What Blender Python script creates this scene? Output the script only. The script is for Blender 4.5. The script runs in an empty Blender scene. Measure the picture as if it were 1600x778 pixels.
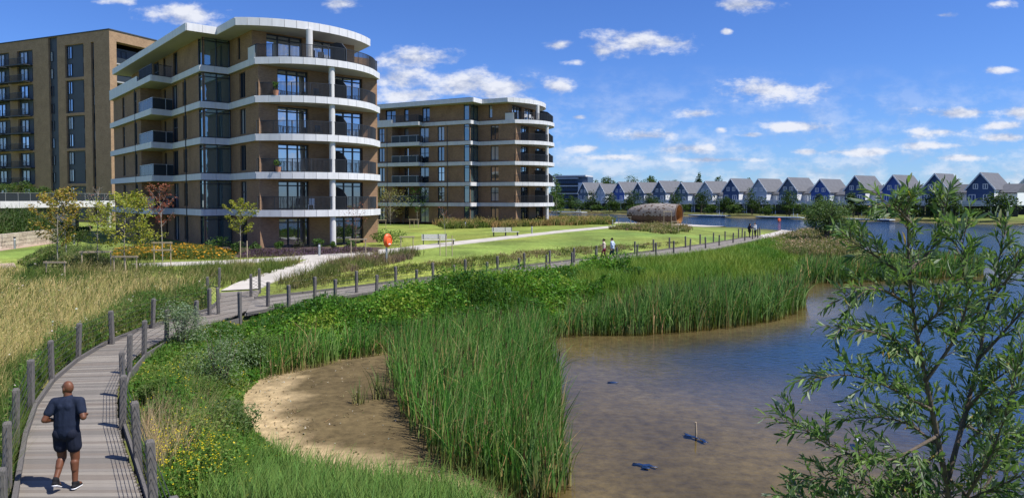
import bpy, bmesh, math, random
import numpy as np
from mathutils import Vector, Matrix
random.seed(7); RNG = np.random.default_rng(11)
R = math.radians
SC = bpy.context.scene; COL = SC.collection

# ---------------------------------------------------------------- camera, sky, sun, exposure
CZ = 5.6; FPX = 1100.0; PCX, PCY = 800.0, 345.0; PITCH = math.atan(35/1100)
cd = bpy.data.cameras.new('camera'); cam = bpy.data.objects.new('camera', cd); COL.objects.link(cam)
cam.location = (0, 0, CZ); cam.rotation_euler = (math.pi/2-PITCH, 0, 0)
cd.sensor_fit = 'HORIZONTAL'; cd.sensor_width = 36; cd.lens = 36*FPX/1600; cd.shift_y = -44/1600
cd.clip_start = .05; cd.clip_end = 12000; SC.camera = cam
SUN_EL = 58; SUN_DIR = Vector((.93, -.36, 0)).normalized()
SUN_AZ = math.atan2(SUN_DIR.x, SUN_DIR.y)
W = bpy.data.worlds.new('World'); SC.world = W; W.use_nodes = True

def px_tan(px, py):                      # direction of a photo point as (x/y, z/y)
    xc = (px-PCX)/FPX; yc = -(py-PCY)/FPX
    dy = math.cos(PITCH)+yc*math.sin(PITCH); dz = -math.sin(PITCH)+yc*math.cos(PITCH)
    return xc/dy, dz/dy

def make_sky():
    nt = W.node_tree; N = nt.nodes; L = nt.links; N.clear()
    out = N.new('ShaderNodeOutputWorld'); bg = N.new('ShaderNodeBackground'); bg.inputs[1].default_value = .077
    sky = N.new('ShaderNodeTexSky'); sky.sky_type = 'NISHITA'; sky.sun_disc = False
    sky.sun_elevation = R(SUN_EL); sky.sun_rotation = SUN_AZ; sky.altitude = 50
    sky.air_density = 1.0; sky.dust_density = 0; sky.ozone_density = 1.0
    def VM(op, a, b=None, c=None):
        n = N.new('ShaderNodeVectorMath'); n.operation = op
        for i, v in enumerate((a, b, c)):
            if v is None: continue
            if hasattr(v, 'is_output'): L.new(v, n.inputs[i])
            else: n.inputs[i].default_value = v
        return n.outputs['Value'] if op == 'LENGTH' else n.outputs[0]
    def M(op, a, b=None, c=None, clamp=False):
        n = N.new('ShaderNodeMath'); n.operation = op; n.use_clamp = clamp
        for i, v in enumerate((a, b, c)):
            if v is None: continue
            if hasattr(v, 'is_output'): L.new(v, n.inputs[i])
            else: n.inputs[i].default_value = v
        return n.outputs[0]
    def mr(v, a, b, c=0., d=1., sm=False):
        n = N.new('ShaderNodeMapRange'); n.interpolation_type = 'SMOOTHSTEP' if sm else 'LINEAR'
        for i, q in enumerate((a, b, c, d)): n.inputs[i+1].default_value = q
        L.new(v, n.inputs[0]); return n.outputs[0]
    def noise(vec, scale, detail, rough=.55, dim='2D'):
        n = N.new('ShaderNodeTexNoise'); n.noise_dimensions = dim; n.inputs['Scale'].default_value = scale; n.inputs['Detail'].default_value = detail
        n.inputs['Roughness'].default_value = rough; L.new(vec, n.inputs['Vector']); return n.outputs[0]
    L.new(VM('MULTIPLY', sky.outputs[0], (.46, .735, 1.36)), bg.inputs[0])          # the photograph's cool white balance
    tc = N.new('ShaderNodeTexCoord'); sp = N.new('ShaderNodeSeparateXYZ'); L.new(tc.outputs['Generated'], sp.inputs[0])
    x, y, z = sp.outputs; yy = M('MAXIMUM', y, .02); u = M('DIVIDE', x, yy); w = M('DIVIDE', z, yy)
    cb = N.new('ShaderNodeCombineXYZ'); L.new(u, cb.inputs[0]); L.new(w, cb.inputs[1]); P = cb.outputs[0]
    front = M('MULTIPLY', M('GREATER_THAN', y, .3), M('MULTIPLY', M('LESS_THAN', M('ABSOLUTE', u), .9), M('LESS_THAN', w, .36)))
    n1 = noise(VM('MULTIPLY', P, (1, 1.9, 1)), 17, 8, .62); n2 = noise(VM('MULTIPLY_ADD', P, (1, 1.9, 1), (.008, .03, 0)), 17, 5, .62)
    clouds = [(295,24,62,19),(185,1,34,6),(535,8,36,11),(655,92,66,17),(620,122,60,28),(720,132,75,24),(790,140,62,18),(640,150,60,18),(810,158,40,10),
      (875,72,21,9),(990,66,60,19),(1040,68,38,14),(945,80,48,13),(900,98,20,6),(875,136,28,13),(1165,8,48,11),(1205,141,78,20),(1083,178,36,9),
      (1235,198,54,10),(1010,212,52,11),(905,183,16,5),(1072,233,42,11),(1126,203,13,6),(1510,177,80,10),(1590,176,34,9),(1558,110,32,6),(1475,24,20,6),
      (1565,6,22,7),(1465,208,62,10),(1575,216,42,8),(1258,237,32,7),(1560,197,38,7),(915,233,32,8),(1135,50,7,4),(1170,211,24,6),(1340,238,80,7),
      (1510,247,60,7),(965,246,70,6),(1120,250,80,5),(1450,228,60,7)]
    cur = None
    for (cx, cy, a, b) in clouds:
        cu, cw = px_tan(cx, cy); sa, sb = FPX/a/1.25, FPX/b/1.25
        ln = VM('LENGTH', VM('MULTIPLY_ADD', P, (sa, sb, 0), (-cu*sa, -cw*sb, 0))); cur = ln if cur is None else M('MINIMUM', cur, ln)
    den = M('ADD', M('SUBTRACT', 1.0, cur), M('MULTIPLY', M('SUBTRACT', n1, .5), 2.5))
    veil = M('MULTIPLY', mr(w, .19, .02, 0, .62), mr(n1, .40, .66))                  # thin cloud low down
    mask = M('MULTIPLY', M('MAXIMUM', mr(den, .02, .95, sm=True), veil), .93)
    light = M('ADD', M('MULTIPLY', M('SUBTRACT', n1, n2), 3.0), .62, clamp=True)
    def cloud(fac):
        mixc = N.new('ShaderNodeMix'); mixc.data_type = 'RGBA'; L.new(fac, mixc.inputs[0])
        mixc.inputs[6].default_value = (.40, .46, .63, 1); mixc.inputs[7].default_value = (.84, .86, .93, 1)
        bc = N.new('ShaderNodeBackground'); bc.inputs[1].default_value = .76; L.new(mixc.outputs[2], bc.inputs[0]); return bc.outputs[0]
    def mixs(f, a, b):
        m = N.new('ShaderNodeMixShader'); L.new(f, m.inputs[0]); L.new(a, m.inputs[1]); L.new(b, m.inputs[2]); return m.outputs[0]
    # unseen cumulus over the rest of the sky, made denser to whiten ambient light
    zz = M('MAXIMUM', z, .06); cb2 = N.new('ShaderNodeCombineXYZ'); L.new(M('DIVIDE', x, zz), cb2.inputs[0]); L.new(M('DIVIDE', y, zz), cb2.inputs[1])
    n3 = noise(cb2.outputs[0], 1.1, 4)
    edge = M('MAXIMUM', M('MAXIMUM', mr(M('ABSOLUTE', u), .9, 1.1), mr(w, .36, .45)), mr(y, .3, .15))
    rest = M('MULTIPLY', M('MULTIPLY', mr(n3, .54, .72, sm=True), mr(z, .0, .1)), edge)
    L.new(mixs(front, mixs(rest, bg.outputs[0], cloud(n3)), mixs(mask, bg.outputs[0], cloud(light))), out.inputs[0])
    W.cycles.sampling_method = 'MANUAL'; W.cycles.sample_map_resolution = 512
make_sky()
sl = bpy.data.lights.new('sun', 'SUN'); sl.energy = 4.9; sl.angle = R(.53); sl.color = (1, .955, .88)
so = bpy.data.objects.new('sun', sl); COL.objects.link(so)
sd = Vector((SUN_DIR.x*math.cos(R(SUN_EL)), SUN_DIR.y*math.cos(R(SUN_EL)), math.sin(R(SUN_EL))))
so.rotation_euler = sd.to_track_quat('Z', 'Y').to_euler(); so.location = (60, -30, 90)
SC.view_settings.view_transform = 'Standard'; SC.view_settings.look = 'None'; SC.view_settings.exposure = .46; SC.view_settings.gamma = 1
SC.cycles.max_bounces = 6; SC.cycles.transparent_max_bounces = 10; SC.cycles.caustics_reflective = False; SC.cycles.caustics_refractive = False

# ---------------------------------------------------------------- photo point -> place
def ray(px, py):
    xc = (px-PCX)/FPX; yc = -(py-PCY)/FPX; c, s = math.cos(PITCH), math.sin(PITCH)
    return Vector((xc, c+yc*s, -s+yc*c))
def at_z(px, py, z):
    d = ray(px, py); t = (z-CZ)/d.z; return Vector((d.x*t, d.y*t, z))
def at_y(px, py, Y):
    d = ray(px, py); t = Y/d.y; return Vector((d.x*t, Y, CZ+d.z*t))
def z2(pts, z): return [at_z(x, y, z).xy[:] for x, y in pts]

# ---------------------------------------------------------------- tagging and object helpers
def tag(o, label=None, cat=None, group=None, kind=None):
    if label: o['label'] = label
    if cat: o['category'] = cat
    if group: o['group'] = group
    if kind: o['kind'] = kind
    return o
def thing(name, label, cat, loc=(0,0,0), rz=0, group=None):
    o = bpy.data.objects.new(name, None); COL.objects.link(o); o.location = loc; o.rotation_euler = (0,0,rz)
    o.empty_display_size = .1
    return tag(o, label, cat, group)
def link(name, me, m=None, parent=None):
    o = bpy.data.objects.new(name, me); COL.objects.link(o)
    if m is not None and not me.materials: me.materials.append(m)
    if parent is not None: o.parent = parent
    return o
def copy_tree(o, parent=None):
    c = o.copy(); COL.objects.link(c); c.parent = parent
    for ch in list(o.children): copy_tree(ch, c)
    return c

class MB:
    """collects boxes, tubes, prisms into one mesh"""
    def __init__(s): s.v = []; s.f = []
    def add(s, v, f):
        n = len(s.v); s.v += [tuple(p) for p in v]; s.f += [tuple(i+n for i in q) for q in f]; return s
    def box(s, a, b):
        (x0,y0,z0),(x1,y1,z1) = a, b
        if x0>x1: x0,x1=x1,x0
        if y0>y1: y0,y1=y1,y0
        if z0>z1: z0,z1=z1,z0
        return s.add([(x0,y0,z0),(x1,y0,z0),(x1,y1,z0),(x0,y1,z0),(x0,y0,z1),(x1,y0,z1),(x1,y1,z1),(x0,y1,z1)],
              [(3,2,1,0),(4,5,6,7),(0,1,5,4),(1,2,6,5),(2,3,7,6),(3,0,4,7)])
    def bar(s, p, q, w, h, up=(0,0,1)):
        p, q = Vector(p), Vector(q); d = (q-p).normalized(); u = Vector(up)
        r = d.cross(u)
        if r.length < 1e-4: r = d.cross(Vector((1,0,0)))
        r.normalize(); u = r.cross(d); r *= w/2; u *= h/2
        return s.add([p-r-u,p+r-u,p+r+u,p-r+u,q-r-u,q+r-u,q+r+u,q-r+u],[(0,1,2,3),(7,6,5,4),(0,4,5,1),(1,5,6,2),(2,6,7,3),(3,7,4,0)])
    def tube(s, pts, rad, n=6, cap=True):
        pts = [Vector(p) for p in pts]; rad = rad if isinstance(rad, (list, tuple)) else [rad]*len(pts)
        base = len(s.v); ref = None
        for i, p in enumerate(pts):
            d = (pts[min(i+1,len(pts)-1)]-pts[max(i-1,0)]).normalized()
            if ref is None: ref = d.orthogonal().normalized()
            ref = (ref-d*ref.dot(d)).normalized(); b = d.cross(ref)
            for k in range(n):
                a = 2*math.pi*k/n; s.v.append(tuple(p+(ref*math.cos(a)+b*math.sin(a))*rad[i]))
        for i in range(len(pts)-1):
            for k in range(n):
                a = base+i*n+k; b2 = base+i*n+(k+1)%n; s.f.append((a,b2,b2+n,a+n))
        if cap:
            s.f.append(tuple(base+k for k in reversed(range(n)))); e = base+(len(pts)-1)*n; s.f.append(tuple(e+k for k in range(n)))
        return s
    def prism(s, poly, z0, z1):
        n = len(poly); v = [(x,y,z0) for x,y in poly]+[(x,y,z1) for x,y in poly]
        return s.add(v, [tuple(reversed(range(n))), tuple(range(n,2*n))]+[(i,(i+1)%n,n+(i+1)%n,n+i) for i in range(n)])
    def build(s, name, m, parent=None, smooth=False, fix=False):
        me = bpy.data.meshes.new(name); me.from_pydata(s.v, [], s.f); me.update()
        if smooth:
            for p in me.polygons: p.use_smooth = True
        if fix:
            b = bmesh.new(); b.from_mesh(me); bmesh.ops.recalc_face_normals(b, faces=b.faces); b.to_mesh(me); b.free()
        return link(name, me, m, parent)

def np_mesh(name, V, T, col=None, smooth=False):
    V = np.ascontiguousarray(V, dtype=np.float32); T = np.ascontiguousarray(T, dtype=np.int32)
    me = bpy.data.meshes.new(name); k = T.shape[1]
    me.vertices.add(len(V)); me.vertices.foreach_set('co', V.ravel())
    me.loops.add(T.size); me.loops.foreach_set('vertex_index', T.ravel())
    me.polygons.add(len(T)); me.polygons.foreach_set('loop_start', np.arange(0, T.size, k, dtype=np.int32))
    if smooth: me.polygons.foreach_set('use_smooth', np.ones(len(T), dtype=bool))
    if col is not None:
        a = me.color_attributes.new('Col', 'FLOAT_COLOR', 'POINT')
        c = np.ones((len(V), 4), dtype=np.float32); c[:, :3] = col; a.data.foreach_set('color', c.ravel())
    me.update(calc_edges=True); return me

# ---------------------------------------------------------------- materials
MATS = {}
def nodes(name):
    m = bpy.data.materials.new(name); m.use_nodes = True; nt = m.node_tree; b = nt.nodes['Principled BSDF']; MATS[name] = m
    return m, nt, b
def mat(name, col, rough=.7, var=.2, scale=6.0, bump=0.0, metal=0.0, spec=.4, coord='Object', stretch=(1,1,1)):
    m, nt, b = nodes(name); N, L = nt.nodes, nt.links
    b.inputs['Roughness'].default_value = rough; b.inputs['Metallic'].default_value = metal; b.inputs['Specular IOR Level'].default_value = spec
    b.inputs['Base Color'].default_value = (*col, 1)
    if var:
        tc = N.new('ShaderNodeTexCoord'); mp = N.new('ShaderNodeMapping'); mp.inputs['Scale'].default_value = stretch
        L.new(tc.outputs[coord], mp.inputs[0])
        n = N.new('ShaderNodeTexNoise'); n.inputs['Scale'].default_value = scale; n.inputs['Detail'].default_value = 6; L.new(mp.outputs[0], n.inputs['Vector'])
        mr = N.new('ShaderNodeMapRange'); mr.inputs[1].default_value = .25; mr.inputs[2].default_value = .75; mr.inputs[3].default_value = 1-var; mr.inputs[4].default_value = 1+var
        L.new(n.outputs[0], mr.inputs[0])
        mx = N.new('ShaderNodeVectorMath'); mx.operation = 'SCALE'; mx.inputs[0].default_value = col; L.new(mr.outputs[0], mx.inputs['Scale']); L.new(mx.outputs[0], b.inputs['Base Color'])
        if bump:
            bp = N.new('ShaderNodeBump'); bp.inputs['Strength'].default_value = bump; bp.inputs['Distance'].default_value = .02
            L.new(n.outputs[0], bp.inputs['Height']); L.new(bp.outputs[0], b.inputs['Normal'])
    return m
def foliage_mat(name, transl=.35, rough=.55, spec=.12, soft=.35):
    m = bpy.data.materials.new(name); m.use_nodes = True; nt = m.node_tree; N, L = nt.nodes, nt.links; N.clear()
    at = N.new('ShaderNodeAttribute'); at.attribute_name = 'Col'
    b = N.new('ShaderNodeBsdfPrincipled'); b.inputs['Roughness'].default_value = rough; b.inputs['Specular IOR Level'].default_value = spec
    t = N.new('ShaderNodeBsdfTranslucent'); mx = N.new('ShaderNodeMixShader'); mx.inputs[0].default_value = transl
    g = N.new('ShaderNodeVectorMath'); g.operation = 'MULTIPLY'; g.inputs[1].default_value = (1.15, 1.25, .55); L.new(at.outputs[0], g.inputs[0])
    if soft:                                   # blades and leaves share the shading of the whole canopy a little
        ge = N.new('ShaderNodeNewGeometry'); sc = N.new('ShaderNodeVectorMath'); sc.operation = 'SCALE'; sc.inputs['Scale'].default_value = 1-soft; L.new(ge.outputs['Normal'], sc.inputs[0])
        ad = N.new('ShaderNodeVectorMath'); ad.inputs[1].default_value = (0,0,soft); L.new(sc.outputs[0], ad.inputs[0]); nm = N.new('ShaderNodeVectorMath'); nm.operation = 'NORMALIZE'; L.new(ad.outputs[0], nm.inputs[0]); L.new(nm.outputs[0], b.inputs['Normal'])
    o = N.new('ShaderNodeOutputMaterial'); L.new(at.outputs[0], b.inputs['Base Color']); L.new(g.outputs[0], t.inputs[0])
    L.new(b.outputs[0], mx.inputs[1]); L.new(t.outputs[0], mx.inputs[2]); L.new(mx.outputs[0], o.inputs[0]); MATS[name] = m
    return m
def brick_mat(name, c1, c2, mortar):
    m, nt, b = nodes(name); N, L = nt.nodes, nt.links; b.inputs['Roughness'].default_value = .85; b.inputs['Specular IOR Level'].default_value = .2
    tc = N.new('ShaderNodeTexCoord'); sp = N.new('ShaderNodeSeparateXYZ'); L.new(tc.outputs['Object'], sp.inputs[0])
    ad = N.new('ShaderNodeMath'); L.new(sp.outputs[0], ad.inputs[0]); L.new(sp.outputs[1], ad.inputs[1])
    cb = N.new('ShaderNodeCombineXYZ'); L.new(ad.outputs[0], cb.inputs[0]); L.new(sp.outputs[2], cb.inputs[1])
    br = N.new('ShaderNodeTexBrick'); br.inputs['Scale'].default_value = 1; br.inputs['Brick Width'].default_value = .225; br.inputs['Row Height'].default_value = .075
    br.inputs['Mortar Size'].default_value = .006; br.inputs['Color1'].default_value = (*c1,1); br.inputs['Color2'].default_value = (*c2,1); br.inputs['Mortar'].default_value = (*mortar,1)
    L.new(cb.outputs[0], br.inputs['Vector'])
    n = N.new('ShaderNodeTexNoise'); n.inputs['Scale'].default_value = .7; n.inputs['Detail'].default_value = 8; n.inputs['Roughness'].default_value = .7; L.new(tc.outputs['Object'], n.inputs['Vector'])
    mr = N.new('ShaderNodeMapRange'); mr.inputs[1].default_value = .3; mr.inputs[2].default_value = .7; mr.inputs[3].default_value = .8; mr.inputs[4].default_value = 1.18; L.new(n.outputs[0], mr.inputs[0])
    sc = N.new('ShaderNodeVectorMath'); sc.operation = 'SCALE'; L.new(br.outputs[0], sc.inputs[0]); L.new(mr.outputs[0], sc.inputs['Scale']); L.new(sc.outputs[0], b.inputs['Base Color'])
    return m
def glass_mat(name, body, gloss, tint=(.9,.95,1)):
    m = bpy.data.materials.new(name); m.use_nodes = True; nt = m.node_tree; N, L = nt.nodes, nt.links; N.clear()
    d = N.new('ShaderNodeBsdfDiffuse'); d.inputs[0].default_value = (*body,1); g = N.new('ShaderNodeBsdfGlossy'); g.inputs[0].default_value = (*tint,1); g.inputs[1].default_value = .03
    tc = N.new('ShaderNodeTexCoord'); n = N.new('ShaderNodeTexNoise'); n.inputs['Scale'].default_value = .9; L.new(tc.outputs['Object'], n.inputs['Vector'])
    bp = N.new('ShaderNodeBump'); bp.inputs['Strength'].default_value = .06; bp.inputs['Distance'].default_value = .1; L.new(n.outputs[0], bp.inputs['Height']); L.new(bp.outputs[0], g.inputs['Normal'])
    fr = N.new('ShaderNodeFresnel'); fr.inputs[0].default_value = 1.5
    ad = N.new('ShaderNodeMath'); ad.inputs[1].default_value = gloss; ad.use_clamp = True; L.new(fr.outputs[0], ad.inputs[0])
    mx = N.new('ShaderNodeMixShader'); L.new(ad.outputs[0], mx.inputs[0]); L.new(d.outputs[0], mx.inputs[1]); L.new(g.outputs[0], mx.inputs[2])
    o = N.new('ShaderNodeOutputMaterial'); L.new(mx.outputs[0], o.inputs[0]); MATS[name] = m
    return m
mat('white_panel', (.64,.64,.645), .55, .10, 2.0, stretch=(1.5,1.5,.25)); mat('soffit', (.34,.335,.325), .7, .06, 2)
mat('dark_metal', (.042,.046,.05), .45, .1, 4, metal=.3); mat('slate_panel', (.045,.055,.07), .5, .12, 1.0)
mat('concrete_col', (.6,.59,.57), .7, .08, 3); mat('frame_dark', (.02,.025,.035), .4, .05)
mat('white_frame', (.75,.76,.78), .5, .04); mat('timber_grey', (.20,.185,.17), .9, .35, 14, .5, stretch=(1,1,6))
mat('timber_post', (.125,.115,.108), .9, .4, 22, .8, stretch=(4,4,.6)); mat('timber_light', (.42,.33,.22), .8, .2, 9)
mat('galv_wire', (.07,.07,.07), .5, 0, metal=.6); mat('path_stone', (.43,.40,.36), .85, .24, .7, .3)
mat('bark', (.11,.085,.065), .9, .3, 25, .6); mat('bark_pale', (.30,.27,.23), .85, .25, 20, .3); mat('bark_red', (.14,.075,.06), .8, .25, 20, .3)
mat('orange_plastic', (.82,.13,.035), .4, .06, 3); mat('steel', (.45,.46,.47), .4, .1, 5, metal=.7)
mat('roof_slate', (.095,.10,.115), .7, .15, 1.2); mat('terracotta', (.42,.20,.12), .8, .2, 3); mat('stone_wall', (.42,.36,.29), .9, .35, 5, .8)
mat('roof_dark', (.05,.055,.06), .7, .1); mat('rail_glass', (.03,.038,.045), .25, .05, spec=.25)
mat('paving', (.40,.30,.24), .9, .15, 2, .2); mat('quay', (.11,.10,.09), .9, .3, 2, .3)
brick_mat('brick_brown', (.325,.195,.112), (.245,.145,.085), (.26,.195,.135)); brick_mat('brick_tan', (.37,.24,.14), (.28,.178,.105), (.31,.235,.165))
glass_mat('glass', (.012,.018,.024), .22); glass_mat('glass_sky', (.02,.03,.045), .5); glass_mat('glass_curtain', (.34,.36,.38), .14); glass_mat('glass_teal', (.07,.105,.105), .22, (.8,.95,1))
foliage_mat('foliage', .35, .5, .18, .15); foliage_mat('grassy', .4, .6, .08, .5); foliage_mat('reed', .3, .5, .12, .12); foliage_mat('willow', .34, .5, .25, 0)

# ---------------------------------------------------------------- terrain
def sdist(poly, X, Y):
    """signed distance to a polygon, positive inside"""
    X = np.asarray(X, float); Y = np.asarray(Y, float); d = np.full(X.shape, 1e9); ins = np.zeros(X.shape, bool); n = len(poly)
    for i in range(n):
        x0, y0 = poly[i]; x1, y1 = poly[(i+1) % n]; ex, ey = x1-x0, y1-y0; l2 = ex*ex+ey*ey+1e-12
        t = np.clip(((X-x0)*ex+(Y-y0)*ey)/l2, 0, 1); d = np.minimum(d, (X-x0-t*ex)**2+(Y-y0-t*ey)**2)
        c = ((y0 > Y) != (y1 > Y)); ins ^= c & (X < ex*(Y-y0)/(ey if abs(ey) > 1e-9 else 1e-9)+x0)
    d = np.sqrt(d); return np.where(ins, d, -d)
def smooth(a, b, x):
    t = np.clip((x-a)/(b-a), 0, 1); return t*t*(3-2*t)
_g = RNG.random((64, 64))
def vnoise(X, Y, s):
    x = np.asarray(X)/s; y = np.asarray(Y)/s; xi = np.floor(x).astype(int); yi = np.floor(y).astype(int); fx = x-xi; fy = y-yi
    fx = fx*fx*(3-2*fx); fy = fy*fy*(3-2*fy); a = _g[xi % 64, yi % 64]; b = _g[(xi+1) % 64, yi % 64]; c = _g[xi % 64, (yi+1) % 64]; d = _g[(xi+1) % 64, (yi+1) % 64]
    return (a*(1-fx)+b*fx)*(1-fy)+(c*(1-fx)+d*fx)*fy
def fbm(X, Y, s, o=4):
    r = 0; w = 0
    for k in range(o): r = r+vnoise(np.asarray(X)+17*k, np.asarray(Y)-9*k, s/2**k)*.5**k; w += .5**k
    return r/w
LAKE = [(38.5,57),(36.5,66),(38.5,78),(42,88),(46,104),(44,118),(38,130),(33,142),(20,155),(0,168),(-40,200),(-70,300),
        (-25,337)]+[(100.8-84*s, 161.3+117*s) for s in (1.2,.9,.6,.3,0,-.4,-1.0)]+[(240,-10),(60,2),(8,7.5),(3,9.4),(.6,11.0)]
MARSH = z2([(690,772),(590,757),(500,741),(430,712),(398,672),(380,640),(385,606),(400,588),(420,572),(500,548),(600,533),(700,533),(780,525),(860,508),(950,500),(1050,484),(1150,468),(1240,456),(1243,430),(1245,424),(1400,418),(1535,416)], .04)+LAKE+[(-.6,12.6)]
WATER = z2([(862,530),(900,524),(1000,523),(1100,516),(1200,504),(1256,489),(1264,470),(1258,446),(1345,441),(1440,437),(1535,431)], 0)+LAKE+z2([(905,830),(886,760),(881,690),(880,655),(875,600),(866,560)], 0)
MUDFLAT = z2([(735,800),(590,757),(500,741),(430,712),(398,672),(380,640),(385,606),(400,588),(470,578),(540,560),(620,550),(640,560),(655,620),(690,690),(740,735),(800,775)], .04)
FARBANK = [(100.8-84*s, 161.3+117*s) for s in (1.7,1.2,.9,.6,.3,0,-.4,-1.0)]
def resample(P, step=None, n=None):
    P = np.array(P, float); d = np.r_[0, np.cumsum(np.hypot(*(np.diff(P[:, :2], axis=0).T)))]
    t = np.linspace(0, d[-1], n) if n else np.arange(0, d[-1], step)
    return np.stack([np.interp(t, d, P[:, k]) for k in range(P.shape[1])], 1), d[-1]
def soften(P, k):
    P = P.copy()
    for _ in range(k): P[1:-1] = .25*P[:-2]+.5*P[1:-1]+.25*P[2:]
    return P
DZ = .85
L1 = z2([(16,830),(25,775),(34,717),(42,661),(56,630),(76,602),(92,585),(120,563),(170,534),(200,522),(235,510),(257,504),(300,494),(330,487),(341,478),(345,457)], DZ)
R1 = z2([(242,830),(221,778),(207,742),(193,706),(181,664),(179,616),(186,582),(209,555),(228,541),(260,527),(300,513),(340,503),(373,492),(395,480),(402,466),(405,453)], DZ)
L2 = z2([(398,467),(415,466),(451,462),(492,457),(557,449),(618,441),(676,434),(727,428),(777,421),(819,416),(859,411),(897,407),(931,403),(992,396),(1021,393),(1046,390),(1071,386),(1094,383),(1115,380),(1133,377),(1154,373.5),(1172,370),(1188,368)], DZ)
R2 = z2([(385,492),(420,484),(470,476),(524,467),(589,457),(651,449),(709,442),(761,435),(811,429),(854,422),(894,417),(931,413),(964,409),(996,405),(1025,402),(1053,399),(1079,396),(1102,393),(1124,389),(1146,384),(1164,380),(1176,378),(1188,375)], DZ)
def fair(P, n=70, k=26): return soften(resample(P, n=n)[0], k)
L1, R1, L2, R2 = fair(L1, 60, 14), fair(R1, 60, 14), fair(L2, 80, 18), fair(R2, 80, 18)
DECKS = [[tuple(p) for p in A[::4]]+[tuple(A[-1])]+[tuple(B[-1])]+[tuple(p) for p in B[::-1][::4]] for A, B in ((L1, R1), (L2, R2))]
def height(X, Y):
    X = np.asarray(X, float); Y = np.asarray(Y, float)
    dm = sdist(MARSH, X, Y); dw = sdist(WATER, X, Y)
    z = np.where(dm < 0, .05+.62*smooth(0, 3.6, -dm)+.85*smooth(7, 26, -dm)+.10*(fbm(X, Y, 6)-.5)*smooth(0, 3, -dm), .045+.05*(fbm(X, Y, 1.6)-.5))
    z = np.where(dm > 0, z-.16*smooth(-.5, .6, -sdist(MUDFLAT, X, Y)), z)
    z = np.where(dw > 0, -.02-.012*np.minimum(dw, 9)-np.clip(.05*(dw-7), 0, 1), z)
    near = smooth(9, 5, Y)*(dm < 0); z = z+near*.2
    for D in DECKS:
        w = smooth(-2.6, -.3, sdist(D, X, Y)); z = z*(1-w)+np.minimum(z, .62)*w
    return z
def h1(x, y): return float(height(np.array([x]), np.array([y]))[0])
_yy = np.concatenate([np.arange(6, 60, .12), np.arange(60, 330, .4)])
def ground(px, py):
    """first place where the sight line meets the land"""
    d = ray(px, py); xs = d.x/d.y*_yy; zs = CZ+d.z/d.y*_yy; h = height(xs, _yy); k = np.nonzero(zs <= h)[0]
    i = k[0] if len(k) else len(_yy)-1
    return Vector((xs[i], _yy[i], h[i]))
def gpoly(pts): return [ground(x, y).xy[:] for x, y in pts]

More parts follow.
